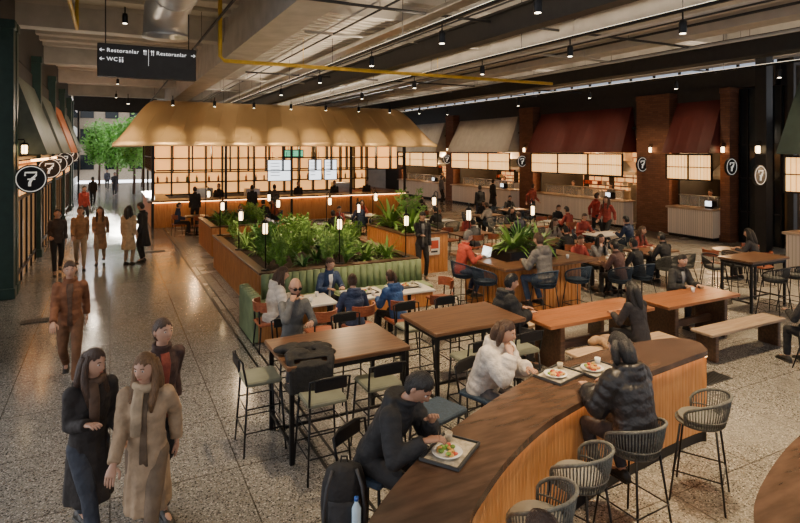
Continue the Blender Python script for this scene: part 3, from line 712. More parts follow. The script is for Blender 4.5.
legs4(MS,.23,.23,.19,.18,.74,.013)
for z,q in ((.25,.215),(.5,.2)): 
    g=G(); g.tube([(-q,-q,z),(q,-q,z),(q,q,z),(-q,q,z)],.009,6,0,True); MS.part('footrest',g,[BLACK])
WC=Proto()
g=G(); g.box((0,0,.45),(.44,.42,.05),0,0,.02); WC.part('seat',g,[REDW])
g=G(); pts=[(.23*math.sin(a),-.05-.2*math.cos(a)) for a in [(-1.4+.2*k) for k in range(15)]]
n=len(pts); vs=[(x,y,.66) for x,y in pts]+[(x*1.03,y*1.03-.01,.82) for x,y in pts]+[(x*.9,y*.9-.005,.66) for x,y in pts]+[(x*.93,y*.93-.012,.82) for x,y in pts]
fs=[]
for k in range(n-1): fs+=[(k,k+1,n+k+1,n+k),(2*n+k,3*n+k,3*n+k+1,2*n+k+1),(n+k,n+k+1,3*n+k+1,3*n+k),(k,2*n+k,2*n+k+1,k+1)]
fs+=[(0,n,3*n,2*n),(n-1,2*n-1,4*n-1,3*n-1)]
g.add(vs,fs); WC.part('backrest',g,[REDW])
for a in(-.17,.17):
    g=G(); g.tube([(a,-.19,.46),(a*1.0,-.2,.68)],.014,8); WC.part('back_post',g,[BLACK])
legs4(WC,.22,.21,.18,.17,.44,.015,BLACK)
def chair(pr,x,y,rz,lab,grp,name='dining_chair',cat='chair',**k): return pr.place(name,(x,y,.005),rz,lab,cat,grp,**k)
def hightable(x,y,w,d,h=1.05,mat=WAL,lab='',name='high_table',rz=0):
    r=top(name,None,lab,'table',(x,y,.005),rz)
    g=G(); g.box((0,0,h-.025),(w,d,.05),0,0,.012); ob('table_top',g.mesh('table_top',[mat]),r)
    for a in(-1,1):
        for b_ in(-1,1):
            g=G(); g.box((a*(w/2-.07),b_*(d/2-.07),(h-.05)/2),(.045,.045,h-.05)); ob('leg',g.mesh('leg',[BLACK]),r)
    g=G()
    for b_ in(-1,1): g.box((0,b_*(d/2-.07),h-.09),(w-.11,.03,.05))
    for a in(-1,1): g.box((a*(w/2-.07),0,h-.09),(.03,d-.11,.05))
    ob('frame',g.mesh('frame',[BLACK]),r)
    g=G()
    for a in(-1,1): g.box((a*(w/2-.07),0,.2),(.03,d-.15,.03))
    g.box((0,0,.2),(w-.12,.03,.03)); ob('stretcher',g.mesh('stretcher',[BLACK]),r)
def pedestal(x,y,w,d,mat,lab,h=.75,round_=False,grp=None):
    r=top('dining_table',None,lab,'table',(x,y,.005)); 
    if grp: r['group']=grp
    g=G()
    if round_: g.lathe([(w/2-.01,h-.04),(w/2,h-.03),(w/2,h-.01),(w/2-.01,h)],n=28,sm=False)
    else: g.box((0,0,h-.02),(w,d,.04),0,0,.012)
    ob('table_top',g.mesh('table_top',[mat]),r)
    g=G(); g.tube([(0,0,.03),(0,0,h-.04)],.035,10); g.box((0,0,h-.05),(w*.5,.06,.02)); ob('column',g.mesh('column',[BLACK]),r)
    g=G(); g.lathe([(.24,0),(.24,.015),(.06,.035),(.03,.06)],n=20); ob('base',g.mesh('base',[BLACK]),r)
hightable(2.35,6.2,1.45,.98,lab='dark walnut high table with black metal frame')
hightable(4.25,6.42,1.42,.95,lab='walnut high table with black metal frame',mat=WAL)
SL='tall black metal stool with olive seat at the high table'; SG='stools at the high tables'
for x,y in ((1.95,5.55),(2.62,5.62)): chair(MS,x,y,0,SL,SG,'bar_stool','stool')
chair(MS,1.5,6.35,-pi/2,'tall black metal stool with olive seat beside the high table',SG,'bar_stool','stool')
chair(MS,2.12,7.22,pi,'tall black metal stool under the seated man',SG,'bar_stool','stool')
chair(MS,2.9,7.05,pi,'tall black metal stool across the high table',SG,'bar_stool','stool')
for x in (3.95,4.65): chair(MS,x,5.75,0,SL,SG,'bar_stool','stool')
for x in (3.9,4.6): chair(MS,x,7.15,pi,'tall black metal stool across the high table',SG,'bar_stool','stool')
for x in (3.05,4.05,4.95): pedestal(x,9.25,.72,.7,MARB,'square white marble table with black pedestal',grp='marble tables')
for x in (2.95,3.6,4.35,5.1): chair(WC,x,8.45,0 if x!=3.6 else .3,'red-brown curved-back dining chair at a marble table','red-brown dining chairs')
chair(WC,5.65,9.3,pi/2,'red-brown curved-back dining chair at the table end','red-brown dining chairs')
chair(WC,2.35,9.35,-pi/2,'red-brown curved-back dining chair at the table end','red-brown dining chairs')
def picnic(x,y,w,d,lab):
    r=top('communal_table',None,lab,'table',(x,y,.005))
    g=G()
    for i in range(3): g.box((0,(i-1)*d/3,.725),(w,d/3-.001,.05),0,0,.006)
    ob('table_top',g.mesh('table_top',[ORT]),r)
    for a in(-1,1):
        g=G(); g.box((a*(w/2-.3),0,.35),(.09,d*.8,.70),0,0,.01); ob('trestle_leg',g.mesh('trestle_leg',[WALD]),r)
    g=G(); g.box((0,0,.3),(w-.6,.06,.12),0,0,.01); ob('stretcher',g.mesh('stretcher',[WALD]),r)
def bench(x,y,w,d,lab):
    r=top('bench',None,lab,'bench',(x,y,.005)); r['group']='benches at the communal tables'
    g=G(); g.box((0,0,.432),(w,d,.045),0,0,.012); ob('seat',g.mesh('seat',[BEN]),r)
    for a in(-1,1):
        g=G(); g.box((a*(w/2-.15),0,.205),(.08,d*.9,.41),0,0,.01); ob('trestle_leg',g.mesh('trestle_leg',[WALD]),r)
picnic(6.75,6.6,2.2,.72,'orange timber communal table with thick dark legs')
picnic(9.0,6.5,1.9,.72,'orange timber communal table beside another')
bench(6.7,5.85,1.95,.38,'pale timber bench with dark legs'); bench(9.2,5.7,1.95,.38,'pale timber bench with dark legs')
bench(6.9,7.35,1.9,.36,'pale timber bench behind the communal table'); bench(9.4,7.2,1.8,.36,'pale timber bench behind the communal table')
WL='grey open woven rope bar stool at the curved bar'; WG='woven stools at the curved bar'
for x,y,dx,dy in ((2.62,3.03,-.4,.9),(3.26,3.30,-.3,.95),(4.02,3.42,-.05,1),(5.0,3.48,-.5,.9),(1.95,1.97,-.4,.9)):
    chair(WOV,x,y,fc(dx,dy),WL,WG,'bar_stool','stool')
for x,y,dx,dy in ((1.87,4.1,.5,-.85),(3.5,4.85,.3,-.95),(2.85,4.72,.3,-.95)):
    chair(MS,x,y,fc(dx,dy),'black metal bar stool on the far side of the curved bar',SG,'bar_stool','stool',swap={'seat':NAVY})
for x,y,dx,dy in ((6.45,9.7,1,0),(6.5,9.0,1,0),(7.35,8.3,0,1),(8.2,8.3,0,1)):
    chair(NAV,x,y,fc(dx,dy),'navy woven bar stool at the bar island','navy stools at the bar island','bar_stool','stool')
DT=[(10.3,9.5,0),(12.3,9.9,0),(11.2,12.0,0),(13.5,12.5,0),(9.9,14.5,0),(12.2,15.2,0),(14.6,15.5,0),(10.6,17.8,0),(13.2,18.3,0),(7.0,18.5,0),(8.8,20.5,0),(11.8,21,0),(15.5,19.5,0),(3.0,23.2,1),(5.5,23.3,1),(14.2,9.0,1)]
for x,y,rd in DT:
    if rd: pedestal(x,y,.9,.9,WAL,'round walnut dining table',round_=True,grp='rear dining tables')
    else: pedestal(x,y,1.2,.75,(MARB,WAL)[(int(x*3)+int(y))%2],'rectangular dining table with black pedestal',grp='rear dining tables')
    for sx,sy,a in ((-.32,-.68,0),(.32,-.68,0),(-.32,.68,pi),(.32,.68,pi)) if not rd else ((-.7,0,-pi/2),(.7,0,pi/2),(0,-.7,0)):
        chair((LOW,LOWN,WC)[(int(x)+int(y))%3],x+sx+R.uniform(-.05,.05),y+sy,a+R.uniform(-.2,.2),'curved-back dining chair at a rear table','rear dining chairs')
hightable(12.1,7.2,1.3,.75,lab='walnut high table near the benches')
for x,y,a in ((11.7,6.55,0),(12.4,6.55,0),(11.8,7.85,pi),(12.5,7.85,pi)): chair(WOV,x,y,a,'dark woven bar stool at the high table','stools at the side high table','bar_stool','stool',swap={'backrest':DARK,'seat_frame':DARK})
chair(LOW,9.35,4.6,-.3,'grey woven chair with slim black legs','dining chairs by the aisle'); chair(LOW,10.3,4.75,.3,'grey woven chair with slim black legs','dining chairs by the aisle')
# ------------------------------------------------------------ people
def ik(a,c,l1,l2,pole):
    a,c=Vector(a),Vector(c); d=c-a; L=min(d.length,(l1+l2)*.995); d.normalize(); c2=a+d*L
    x=(l1*l1-l2*l2+L*L)/(2*L); h=math.sqrt(max(0,l1*l1-x*x)); p=Vector(pole); p=(p-d*p.dot(d)).normalized()
    return a+d*x+p*h,c2
POSE={
 'stand':dict(z=.95,lean=.02,w=[(.205,.06,.87),(-.205,.06,.87)],a=[(.10,.0,.09),(-.10,.03,.09)]),
 'walk':dict(z=.925,lean=.06,hp=-.12,w=[(.19,.26,.93),(-.20,-.16,.90)],a=[(.07,-.30,.17),(-.07,.30,.09)]),
 'walk2':dict(z=.925,lean=.06,w=[(.16,.22,1.02),(-.20,-.10,.89)],a=[(.07,.28,.09),(-.07,-.28,.15)]),
 'bag':dict(z=.92,lean=.09,hp=-.15,w=[(.12,.24,1.16),(-.19,.22,.95)],a=[(.07,.30,.09),(-.07,-.30,.17)]),
 'phone':dict(z=.95,lean=.04,hp=-.5,w=[(.08,.30,1.18),(-.20,.06,.88)],a=[(.11,.05,.09),(-.11,-.03,.09)]),
 'sit':dict(z=.55,lean=.18,hp=-.25,w=[(.15,.40,.80),(-.14,.42,.80)],a=[(.13,.40,.09),(-.13,.44,.09)],seat=1),
 'lap':dict(z=.55,lean=.05,hp=-.1,w=[(.10,.28,.68),(-.10,.30,.68)],a=[(.13,.45,.09),(-.13,.38,.09)],seat=1),
 'chin':dict(z=.55,lean=.28,hp=-.1,w=[(.09,.36,1.03),(-.15,.44,.80)],a=[(.13,.40,.09),(-.13,.44,.09)],seat=1),
 'hsit':dict(z=.85,lean=.18,hp=-.3,w=[(.15,.40,1.11),(-.14,.42,1.11)],a=[(.13,.26,.38),(-.13,.30,.38)],seat=1),
 'heat':dict(z=.85,lean=.42,hp=-.75,w=[(.12,.50,1.12),(-.06,.46,1.18)],a=[(.15,.22,.38),(-.15,.28,.38)],seat=1),
 'hchin':dict(z=.85,lean=.30,hp=-.3,w=[(.07,.38,1.30),(-.15,.46,1.11)],a=[(.13,.26,.38),(-.13,.30,.38)],seat=1),
 'hphone':dict(z=.85,lean=.12,hp=-.2,w=[(.09,.27,1.40),(-.13,.36,1.12)],a=[(.13,.26,.38),(-.13,.30,.38)],seat=1),
}
def joints(pn):
    p=POSE[pn]; le=p['lean']; up=Vector((0,math.sin(le),math.cos(le))); up2=Vector((0,math.sin(le*1.4),math.cos(le*1.4)))
    P=Vector((0,0,p['z'])); J={'P':P,'up':up}
    J['waist']=P+up*.15; J['chest']=J['waist']+up2*.2; J['nb']=J['chest']+up2*.17
    J['up2']=up2; hp=p.get('hp',0); J['hp']=hp
    hu=Vector((0,math.sin(le*.8-hp*.35),math.cos(le*.8-hp*.35))); J['head']=J['nb']+hu*.17+Vector((0,.02,0))
    for k,s in((0,1),(1,-1)):
        sh=J['chest']+up2*.105+Vector((s*.158,0,0)); J['s%d'%k]=sh
        e,w=ik(sh,p['w'][k],.285,.26,(s*.10,-1,-.3) if not p.get('seat') else (s*.45,-.1,-.9)); J['e%d'%k]=e; J['w%d'%k]=w
        h=P+Vector((s*.085,0,-.03)); J['h%d'%k]=h
        kn,an=ik(h,p['a'][k],.435,.425,(s*.10,1,.25)); J['k%d'%k]=kn; J['a%d'%k]=an
    return J
def ering(c,u,rx,ry,n=16):
    f=Vector((1,0,0)).cross(u)*-1
    return [Vector(c)+Vector((1,0,0))*rx*math.cos(2*pi*k/n)+f*ry*math.sin(2*pi*k/n) for k in range(n)]
def remesh(g,vox,it):
    me=g.mesh('tmp',[]); o=bpy.data.objects.new('tmp',me); col.objects.link(o)
    m=o.modifiers.new('r','REMESH'); m.mode='VOXEL'; m.voxel_size=vox
    s=o.modifiers.new('s','SMOOTH'); s.iterations=it; s.factor=.5
    dg=bpy.context.evaluated_depsgraph_get(); dg.update(); m2=bpy.data.meshes.new_from_object(o.evaluated_get(dg)); bpy.data.objects.remove(o)
    return m2
def clothmesh(g,vox,it,name):
    me=remesh(g,vox,it); me.name=name; me.materials.clear(); me.materials.append(DARK)
    me.polygons.foreach_set('use_smooth',[True]*len(me.polygons)); return me
def ga(a,s): return math.exp(-(a/s)**2)
def headfun():
    g=G(); n,k=32,26; r=(.076,.096,.118)
    g.ell((0,0,0),r,n,k)
    vs=[]
    for x,y,z in g.v:
        if z<0:
            t=-z/.118; x*=1-.34*t*t; y=y*(1-.12*t) + (.012*t if y>0 else .018*t)
        if y>0:
            w=ga(z+.022,.020)+.45*ga(z-.0,.022)
            y+=.024*ga(x,.012)*w
            y+=.006*ga(z-.032,.012)*ga(x,.05)
            y-=.010*(ga(x-.03,.016)+ga(x+.03,.016))*ga(z-.012,.012)
            y+=.007*ga(x,.022)*ga(z+.058,.010)
            y+=.010*ga(x,.022)*ga(z+.098,.018)
            y-=.004*ga(x,.03)*ga(z+.076,.008)
        vs.append((x,y,z))
    g.v=vs
    for s in(-1,1):
        g.ell((s*.077,-.008,-.005),(.010,.018,.032),8,6)
        g.ell((s*.03,.083,.010),(.012,.007,.007),10,6,1); g.ell((s*.03,.088,.010),(.006,.004,.006),8,6,2)
        g.tube([(s*.017,.094,.030),(s*.032,.092,.035),(s*.045,.082,.030)],.003,5,2)
    g.tube([(-.021,.090,-.058),(0,.098,-.056),(.021,.090,-.058)],[.002,.0055,.002],6,3)
    return g
HEAD=headfun()
def hand(g,w,d,s,curl):
    d=Vector(d).normalized(); nrm=Vector((0,0,-1)); 
    if abs(d.z)>.8: nrm=Vector((-s,0,0))
    nrm=(nrm-d*nrm.dot(d)).normalized(); sd=d.cross(nrm)*s
    if abs(d.z)<=.8 and sd.x*s>0: sd=-sd
    if abs(d.z)>.8 and sd.y<0: sd=-sd
    w=Vector(w)
    g.rings([[w+d*t+sd*(rx*math.cos(2*pi*k/10))+nrm*(ry*math.sin(2*pi*k/10)) for k in range(10)] for t,rx,ry in((-.03,.024,.022),(.0,.026,.018),(.04,.038,.016),(.08,.041,.014),(.095,.036,.010))])
    for i,(o,L) in enumerate(((.030,.070),(.010,.080),(-.011,.074),(-.030,.058))):
        p=w+d*.085+sd*o; pts=[p]; a=0
        for q in range(3):
            a+=curl*(.7,1,.7)[q]+.03*i; p=p+(d*math.cos(a)+nrm*math.sin(a))*L*(.45,.32,.23)[q]; pts.append(p)
        g.tube(pts,[.0095,.009,.008,.006],7)
    p=w+d*.03+sd*.032; pts=[p,p+(d*.6+sd*.7+nrm*.3).normalized()*.035]; pts.append(pts[-1]+(d*.9+sd*.15+nrm*.35).normalized()*.03); pts.append(pts[-1]+(d+nrm*.5).normalized()*.022)
    g.tube(pts,[.013,.012,.010,.007],7)
def headmat(J,hy): 
    return Matrix.Translation(J['head'])@Matrix.Rotation(hy,4,'Z')@Matrix.Rotation(J['hp'],4,'X')
_bc={}
def body_mesh(pn,hy,skin):
    k=('b',pn,hy,skin.name)
    if k in _bc: return _bc[k]
    J=joints(pn); g=G(); u=J['up']; u2=J['up2']
    g.rings([ering(J['P']-u*.06,u,.11,.075),ering(J['P']+u*.02,u,.13,.09),ering(J['waist'],u,.105,.075),ering(J['chest'],u2,.13,.09),ering(J['chest']+u2*.10,u2,.125,.07),ering(J['nb'],u2,.055,.055)])
    g.tube([J['nb']-u2*.04,J['nb']+(J['head']-J['nb'])*.35,J['head']-Vector((0,.01,.05))],[.062,.053,.052],14)
    for i in(0,1):
        g.tube([J['s%d'%i],J['s%d'%i].lerp(J['e%d'%i],.5),J['e%d'%i],J['e%d'%i].lerp(J['w%d'%i],.4),J['w%d'%i]],[.046,.042,.036,.035,.026],12)
        g.tube([J['h%d'%i],J['h%d'%i].lerp(J['k%d'%i],.5),J['k%d'%i],J['k%d'%i].lerp(J['a%d'%i],.35),J['a%d'%i]],[.08,.066,.047,.05,.034],12)
        g.ell(J['s%d'%i],(.048,.05,.05)); g.ell(J['e%d'%i],(.036,)*3); g.ell(J['k%d'%i],(.047,)*3)
        g.ell(J['a%d'%i]+Vector((0,.06,-.04)),(.035,.10,.03))
    me=remesh(g,.018,3); h=G(); h.add([v.co.copy() for v in me.vertices],[tuple(p.vertices) for p in me.polygons],0,True)
    for i,s in((0,1),(1,-1)):
        d=J['w%d'%i]-J['e%d'%i]
        if POSE[pn].get('seat') and J['w%d'%i].z<1.15 and abs(J['w%d'%i].z-(.8 if J['P'].z<.7 else 1.11))<.06: d.z*=.25
        if pn in('chin','hchin','hphone') and i==0: d=(J['head']-Vector((0,0,.05)))-J['w0']
        hand(h,J['w%d'%i],d,s,.25 if not pn.startswith('h') else .4)
    mt=headmat(J,hy); o=len(h.v); h.v+=[tuple(mt@Vector(v)) for v in HEAD.v]
    for f,m_,s_ in zip(HEAD.f,HEAD.m,HEAD.s): h.f.append([q+o for q in f]); h.m.append(m_); h.s.append(s_)
    _bc[k]=h.mesh('person',[skin,EYEW,IRIS,LIP],False); return _bc[k]
JT={'shirt':.010,'jacket':.020,'hooded':.034,'puffer':.040,'bulky':.062,'coat':.024}
def jacket_mesh(pn,kind):
    k=('j',pn,kind)
    if k in _bc: return _bc[k]
    J=joints(pn); g=G(); u=J['up']; u2=J['up2']; t=JT[kind]; puf=kind in('puffer','bulky'); hd=kind in('puffer','bulky','hooded')
    P=J['P']; rj=random.Random(len(_bc)); jit=.009 if kind=='hooded' else .005
    ks=[(P-u*.10,u,.140+t,.105+t*.8),(P+u*.02,u,.138+t,.10+t),(J['waist'],u,.118+t,.088+t),(J['chest'],u2,.142+t,.102+t),(J['chest']+u2*.08,u2,.150+t*.8,.088+t*.7),(J['nb']-u2*.035,u2,.10+t,.070+t*.6),(J['nb']+u2*.02,u2,.060+t*.5,.060+t*.5)]
    fine=[]
    for i in range(len(ks)-1):
        for q in range(5):
            f=q/5; c=ks[i][0].lerp(ks[i+1][0],f); z=(c-P).length; b=.016*abs(math.sin(z/.085*pi)) if puf else rj.uniform(-jit,jit)
            fine.append((c,ks[i][1].lerp(ks[i+1][1],f),ks[i][2]*(1-f)+ks[i+1][2]*f+b,ks[i][3]*(1-f)+ks[i+1][3]*f+b))
    ks=fine+[ks[-1]]
    g.rings([ering(*a,20) for a in ks])
    for i in(0,1):
        pts=[];rr=[];S,E,W=J['s%d'%i],J['e%d'%i],J['w%d'%i]; N=24
        for q in range(N+1):
            f=q/N; p=S.lerp(E,f*2) if f<=.5 else E.lerp(W,(f-.5)*2*.97)
            r=.053*(1-f)+.034*f+t*.72+(.013*abs(math.sin(f*pi*7)) if puf else rj.uniform(-jit*.7,jit))
            if hd and f>.95: r*=.8
            pts.append(p);rr.append(r)
        g.tube(pts,rr,14); g.ell(S,(.052+t*.7,.056+t*.7,.052+t*.7)); g.ell(E,(.044+t*.7,)*3)
    if kind!='shirt':
        c=J['nb']+u2*.035; g.tube([c+Vector((math.cos(a)*.072,math.sin(a)*.068,-.012*math.sin(a))) for a in [2*pi*q/16 for q in range(16)]],.016+t*.25,8,0,True)
    if hd: g.ell(J['nb']+Vector((0,-.10,-.02)),(.13,.075,.09)); g.tube([J['nb']+Vector((math.cos(a)*.10,-.03+math.sin(a)*.10,.03-.02*math.sin(a))) for a in [pi+pi*q/10 for q in range(11)]],.035,8)
    if kind=='coat':
        Z=Vector((0,0,1)); rs=[]
        for dz,rx,ry in [(0,.160,.125),(.18,.168,.15),(.34,.178,.185),(.48,.185,.215)]:
            c=P-Z*dz; rs.append([c+Vector((rx*(1+.07*math.sin(k*2.5+dz*3))*math.cos(2*pi*k/24),ry*(1+.07*math.sin(k*2.5+dz*3))*math.sin(2*pi*k/24),0)) for k in range(24)])
        g.rings(rs)
    _bc[k]=clothmesh(g,.013,1 if puf else 2,'jacket'); return _bc[k]
def pants_mesh(pn):
    k=('p',pn)
    if k in _bc: return _bc[k]
    J=joints(pn); g=G(); P=J['P']; u=J['up']; rj=random.Random(5)
    g.rings([ering(P-Vector((0,0,.10)),u,.11,.08),ering(P-u*.02,u,.145,.108),ering(P+u*.08,u,.13,.095)])
    for i in(0,1):
        h,kn,an=J['h%d'%i],J['k%d'%i],J['a%d'%i]; N=14; pts=[];rr=[]
        for q in range(N+1):
            f=q/N; p=h.lerp(kn,f*2) if f<=.5 else kn.lerp(an,(f-.5)*2*.95)
            pts.append(p); rr.append((.092*(1-f*2)+.062*f*2 if f<.5 else .062*(2-2*f)+.052*(2*f-1))+rj.uniform(-.003,.004))
        g.tube(pts,rr,14); g.ell(h,(.092,)*3); g.ell(kn,(.063,)*3)
    _bc[k]=clothmesh(g,.016,2,'trousers'); return _bc[k]
def shoe_mesh(pn,i):
    k=('s',pn,i)
    if k in _bc: return _bc[k]
    a=joints(pn)['a%d'%i]; g=G(); rs=[]
    for y,rx,h in((-.075,.02,.05),(-.065,.034,.08),(-.02,.04,.11),(.03,.038,.09),(.09,.043,.065),(.15,.042,.05),(.185,.03,.035),(.195,.012,.02)):
        rs.append([a+Vector((rx*math.cos(2*pi*q/12),y,-.088+h*.5+h*.5*math.sin(2*pi*q/12))) for q in range(12)])
    g.rings(rs); g.box(a+Vector((0,.055,-.08)),(.085,.26,.02),0,0,.008); _bc[k]=g.mesh('shoe',[DARK]); return _bc[k]
def hair_mesh(pn,hy,kind):
    k=('h',pn,hy,kind)
    if k in _bc: return _bc[k]
    J=joints(pn); g=G(); g.ell((0,-.004,.004),(.084,.102,.125),48,36); vs=[]
    for x,y,z in g.v:
        ang=math.atan2(y,x)
        if y>.035: hl=.060+.010*math.cos(x*60)+.008*math.sin(x*190)
        elif y>-.012: hl=-.018+ (y+.012)/.047*.066
        else: hl=-.080+.006*math.sin(ang*14)
        t=max(0,min(1,(hl-z)/.014))
        s_=1-.24*t; j=1+(.035*math.sin(ang*17+z*40)*math.cos(z*90+x*30)+.022*math.sin(ang*31+z*20))*(1-t)
        up=.012*ga(x-.02,.05)*ga(y-.05,.05) if z>.05 else 0
        vs.append((x*s_*j,y*s_*j-(.008*t if y>0 else 0),z*(1-.10*t)+up*(1-t)))
    g.v=vs
    if kind=='long':
        for s in(-1,1): 
            g.tube([(s*.055,.0,.075),(s*.082,.0,.0),(s*.088,.005,-.09),(s*.09,.03,-.17),(s*.085,.075,-.25),(s*.08,.085,-.34)],[.022,.027,.030,.034,.034,.010],12)
            g.tube([(s*.05,-.05,.05),(s*.08,-.05,-.03),(s*.085,-.05,-.12),(s*.075,-.065,-.24),(s*.06,-.08,-.33)],[.04,.038,.042,.04,.012],12)
        g.tube([(0,-.06,.05),(0,-.085,-.05),(0,-.09,-.14),(0,-.10,-.24),(0,-.105,-.34)],[.06,.065,.065,.06,.02],14)
    elif kind=='bob':
        for s in(-1,1): g.tube([(s*.05,-.03,.06),(s*.084,-.02,-.01),(s*.09,-.02,-.09),(s*.08,-.02,-.15)],[.03,.034,.036,.016],12)
        g.tube([(0,-.06,.05),(0,-.085,-.04),(0,-.085,-.11),(0,-.08,-.16)],[.06,.066,.062,.03],14)
    elif kind=='pony': g.tube([(0,-.09,.05),(0,-.13,.055),(0,-.155,-.01),(0,-.15,-.12),(0,-.14,-.22)],[.022,.028,.034,.030,.006],12)
    elif kind=='bun': g.ell((0,-.10,.07),(.045,.045,.045),16,12)
    g.xf(headmat(J,hy)); _bc[k]=g.mesh('hair',[DARK],False)
    for p in _bc[k].polygons: p.use_smooth=True
    return _bc[k]
def setm(o,mat): o.material_slots[0].link='OBJECT'; o.material_slots[0].material=mat
def person(pose,x,y,rz,lab,jk='jacket',jc=(.03,.03,.035),pc=(.03,.03,.04),hair='short',hc='black',hy=0,sc=1,skin=None,z=.005,shoe=(.03,.025,.02),scarf=None,grp=None,inner=None,extra=None):
    o=top('person',body_mesh(pose,hy,skin or SKIN),lab,'person',(x,y,z),rz,grp); o.scale=(sc,)*3
    a=ob('jacket' if jk!='shirt' else 'shirt',jacket_mesh(pose,jk),o); setm(a,CL(jc,.45 if jk=='bulky' else .8))
    a=ob('trousers',pants_mesh(pose),o); setm(a,CL(pc))
    for i in(0,1): a=ob('shoe',shoe_mesh(pose,i),o); setm(a,CL(shoe,.5))
    if hair: a=ob('hair',hair_mesh(pose,hy,hair),o); setm(a,HAIR[hc])
    J=joints(pose)
    if inner:
        t=JT[jk]; g=G(); rows=[]
        for c,u_,w_,dy in ((J['nb']-J['up2']*.02,J['up2'],.040,.060+t*.7),(J['chest']+J['up2']*.06,J['up2'],.045,.097+t),(J['chest'],J['up2'],.034,.109+t),(J['waist'],J['up'],.026,.097+t),(J['P']+J['up']*.02,J['up'],.03,.110+t),(J['P']-J['up']*.09,J['up'],.035,.112+t)):
            f=Vector((0,u_.z,-u_.y)); rows.append([c+Vector((w_*math.cos(q),0,0))+f*(dy+.006*math.sin(q)) for q in [2*pi*k/10 for k in range(10)]])
        g.rings(rows); ob('shirt_front',g.mesh('shirt_front',[CL(inner)]),o)
    if scarf:
        g=G(); c=J['nb']+Vector((0,.0,.035)); g.tube([c+Vector((math.cos(t)*.08,math.sin(t)*.08,-.02*math.sin(t))) for t in [2*pi*q/14 for q in range(14)]],.032,10,0,True); g.tube([c+Vector((.03,.09,-.01)),c+Vector((.04,.135,-.15)),c+Vector((.045,.14,-.38))],[.04,.045,.04],10,0,sc=.4)
        ob('scarf',g.mesh('scarf',[CL(scarf)]),o)
    if extra=='beard':
        g=G(); g.ell((0,.035,-.075),(.062,.064,.045),16,10); g.xf(headmat(J,hy)); ob('beard',g.mesh('beard',[HAIR['brown']]),o)
    if extra in('beard','glasses'):
        g=G()
        for s in(-1,1): g.ell((s*.031,.100,.010),(.027,.006,.021),12,8); g.tube([(s*.05,.096,.014),(s*.078,.05,.012),(s*.080,-.01,.008)],.004,5)
        g.tube([(-.01,.104,.013),(.01,.104,.013)],.003,5)
        g.xf(headmat(J,hy)); ob('sunglasses',g.mesh('sunglasses',[BLACK]),o)
    return o
TAN=(.30,.17,.09); BEI=(.38,.28,.18); BLK=(.018,.017,.018); NVY=(.025,.04,.09); JEAN=(.05,.075,.13)
# walkway
person('walk',-.50,9.3,fc(0,-1),'man in rust-brown jacket and brown trousers walking','jacket',(.19,.07,.028),(.14,.06,.025),'short','brown',inner=(.09,.045,.025))
person('bag',-.16,5.35,fc(.5,-1),'woman with dark coat and light brown hair walking','coat',(.022,.017,.016),(.03,.035,.05),'long','brown',hy=.3,sc=.97,scarf=(.10,.06,.04))
person('walk',.27,5.0,fc(-.3,-1),'woman in long beige coat with brown hair walking','coat',(.34,.235,.145),(.16,.11,.07),'long','blond',hy=-.3,sc=.97,scarf=(.38,.28,.18),inner=(.12,.08,.05))
person('walk2',.42,5.75,fc(.3,-1),'man in dark red-brown jacket walking close behind two women','jacket',(.05,.025,.02),BLK,'short','brown',hy=.2,inner=(.20,.04,.025))
person('walk',-.74,18.1,fc(.1,-1),'person in tan jacket walking','jacket',(.30,.16,.08),BEI,'short','brown')
person('walk2',-.25,18.7,fc(-.1,-1),'person in tan coat walking','coat',TAN,BEI,'long','brown',sc=.95)
person('stand',.47,18.0,fc(.5,1),'woman in long beige coat standing in the walkway','coat',(.46,.34,.21),(.30,.21,.13),'long','black',sc=.97)
person('phone',.88,18.3,fc(-.8,.5),'person in long black coat standing in the walkway','coat',BLK,BLK,'short','black')
person('walk2',-1.25,17.6,fc(.1,-1),'man in dark jacket walking beside the shop fronts','jacket',(.05,.035,.03),BLK,'short','black')
person('stand',-1.0,28,fc(.7,-1),'person in red top near a shop front','jacket',(.3,.04,.03),BLK,'short','black')
person('walk',-.9,38,fc(0,1),'distant person walking toward the exit','jacket',BLK,BLK,'short','black')
person('walk2',.3,45,fc(0,-1),'distant person in dark clothes outside the exit','coat',(.06,.06,.08),BLK,'short','black')
person('walk',-.2,52,fc(0,-1),'distant person walking outdoors','jacket',(.1,.1,.14),BLK,'short','black')
# standing
person('phone',7.05,12.5,fc(-.3,-1),'staff member in black uniform with a white badge standing','jacket',BLK,BLK,'short','black',inner=(.12,.12,.12))
person('stand',14.5,20.5,fc(.3,.9),'person in dark clothes standing among tables','jacket',BLK,(.05,.06,.1),'short','black')
person('stand',18.0,24.3,fc(1,0),'person in black waiting at a counter','coat',BLK,BLK,'short','black')
person('walk',17.5,20.6,fc(1,.1),'person in dark red jacket approaching a counter','jacket',(.2,.03,.02),BLK,'short','brown')
person('walk2',15.9,15.2,fc(.9,-.2),'person in bright red jacket walking between tables','jacket',(.36,.035,.025),BLK,'short','brown')
person('walk',15.2,14.0,fc(-.9,-.2),'person in red sweater walking between tables','jacket',(.26,.04,.03),BLK,'long','brown')
person('stand',18.0,29.5,fc(1,0),'person in grey waiting at a counter','jacket',(.1,.1,.11),BLK,'short','black')
for x,y in ((20.9,19),(20.9,21.4),(20.9,27),(20.9,34),(20.8,14)): person('stand',x,y,fc(-1,0),'cook in black apron behind the counter','jacket',(.06,.05,.045),BLK,'short','black',grp='counter staff')
for x in (4.5,8.3,10.2,12): person('stand',x,27.2,fc(0,-1),'kiosk worker in dark uniform behind the counter','jacket',BLK,BLK,'short','black',grp='kiosk staff')
for x in (3.2,5.6,6.6): person('stand',x,25.2,fc(0,1),'customer waiting at the kiosk counter','jacket',R.choice([BLK,(.08,.05,.04),(.2,.05,.03)]),BLK,'short','black',grp='kiosk customers')
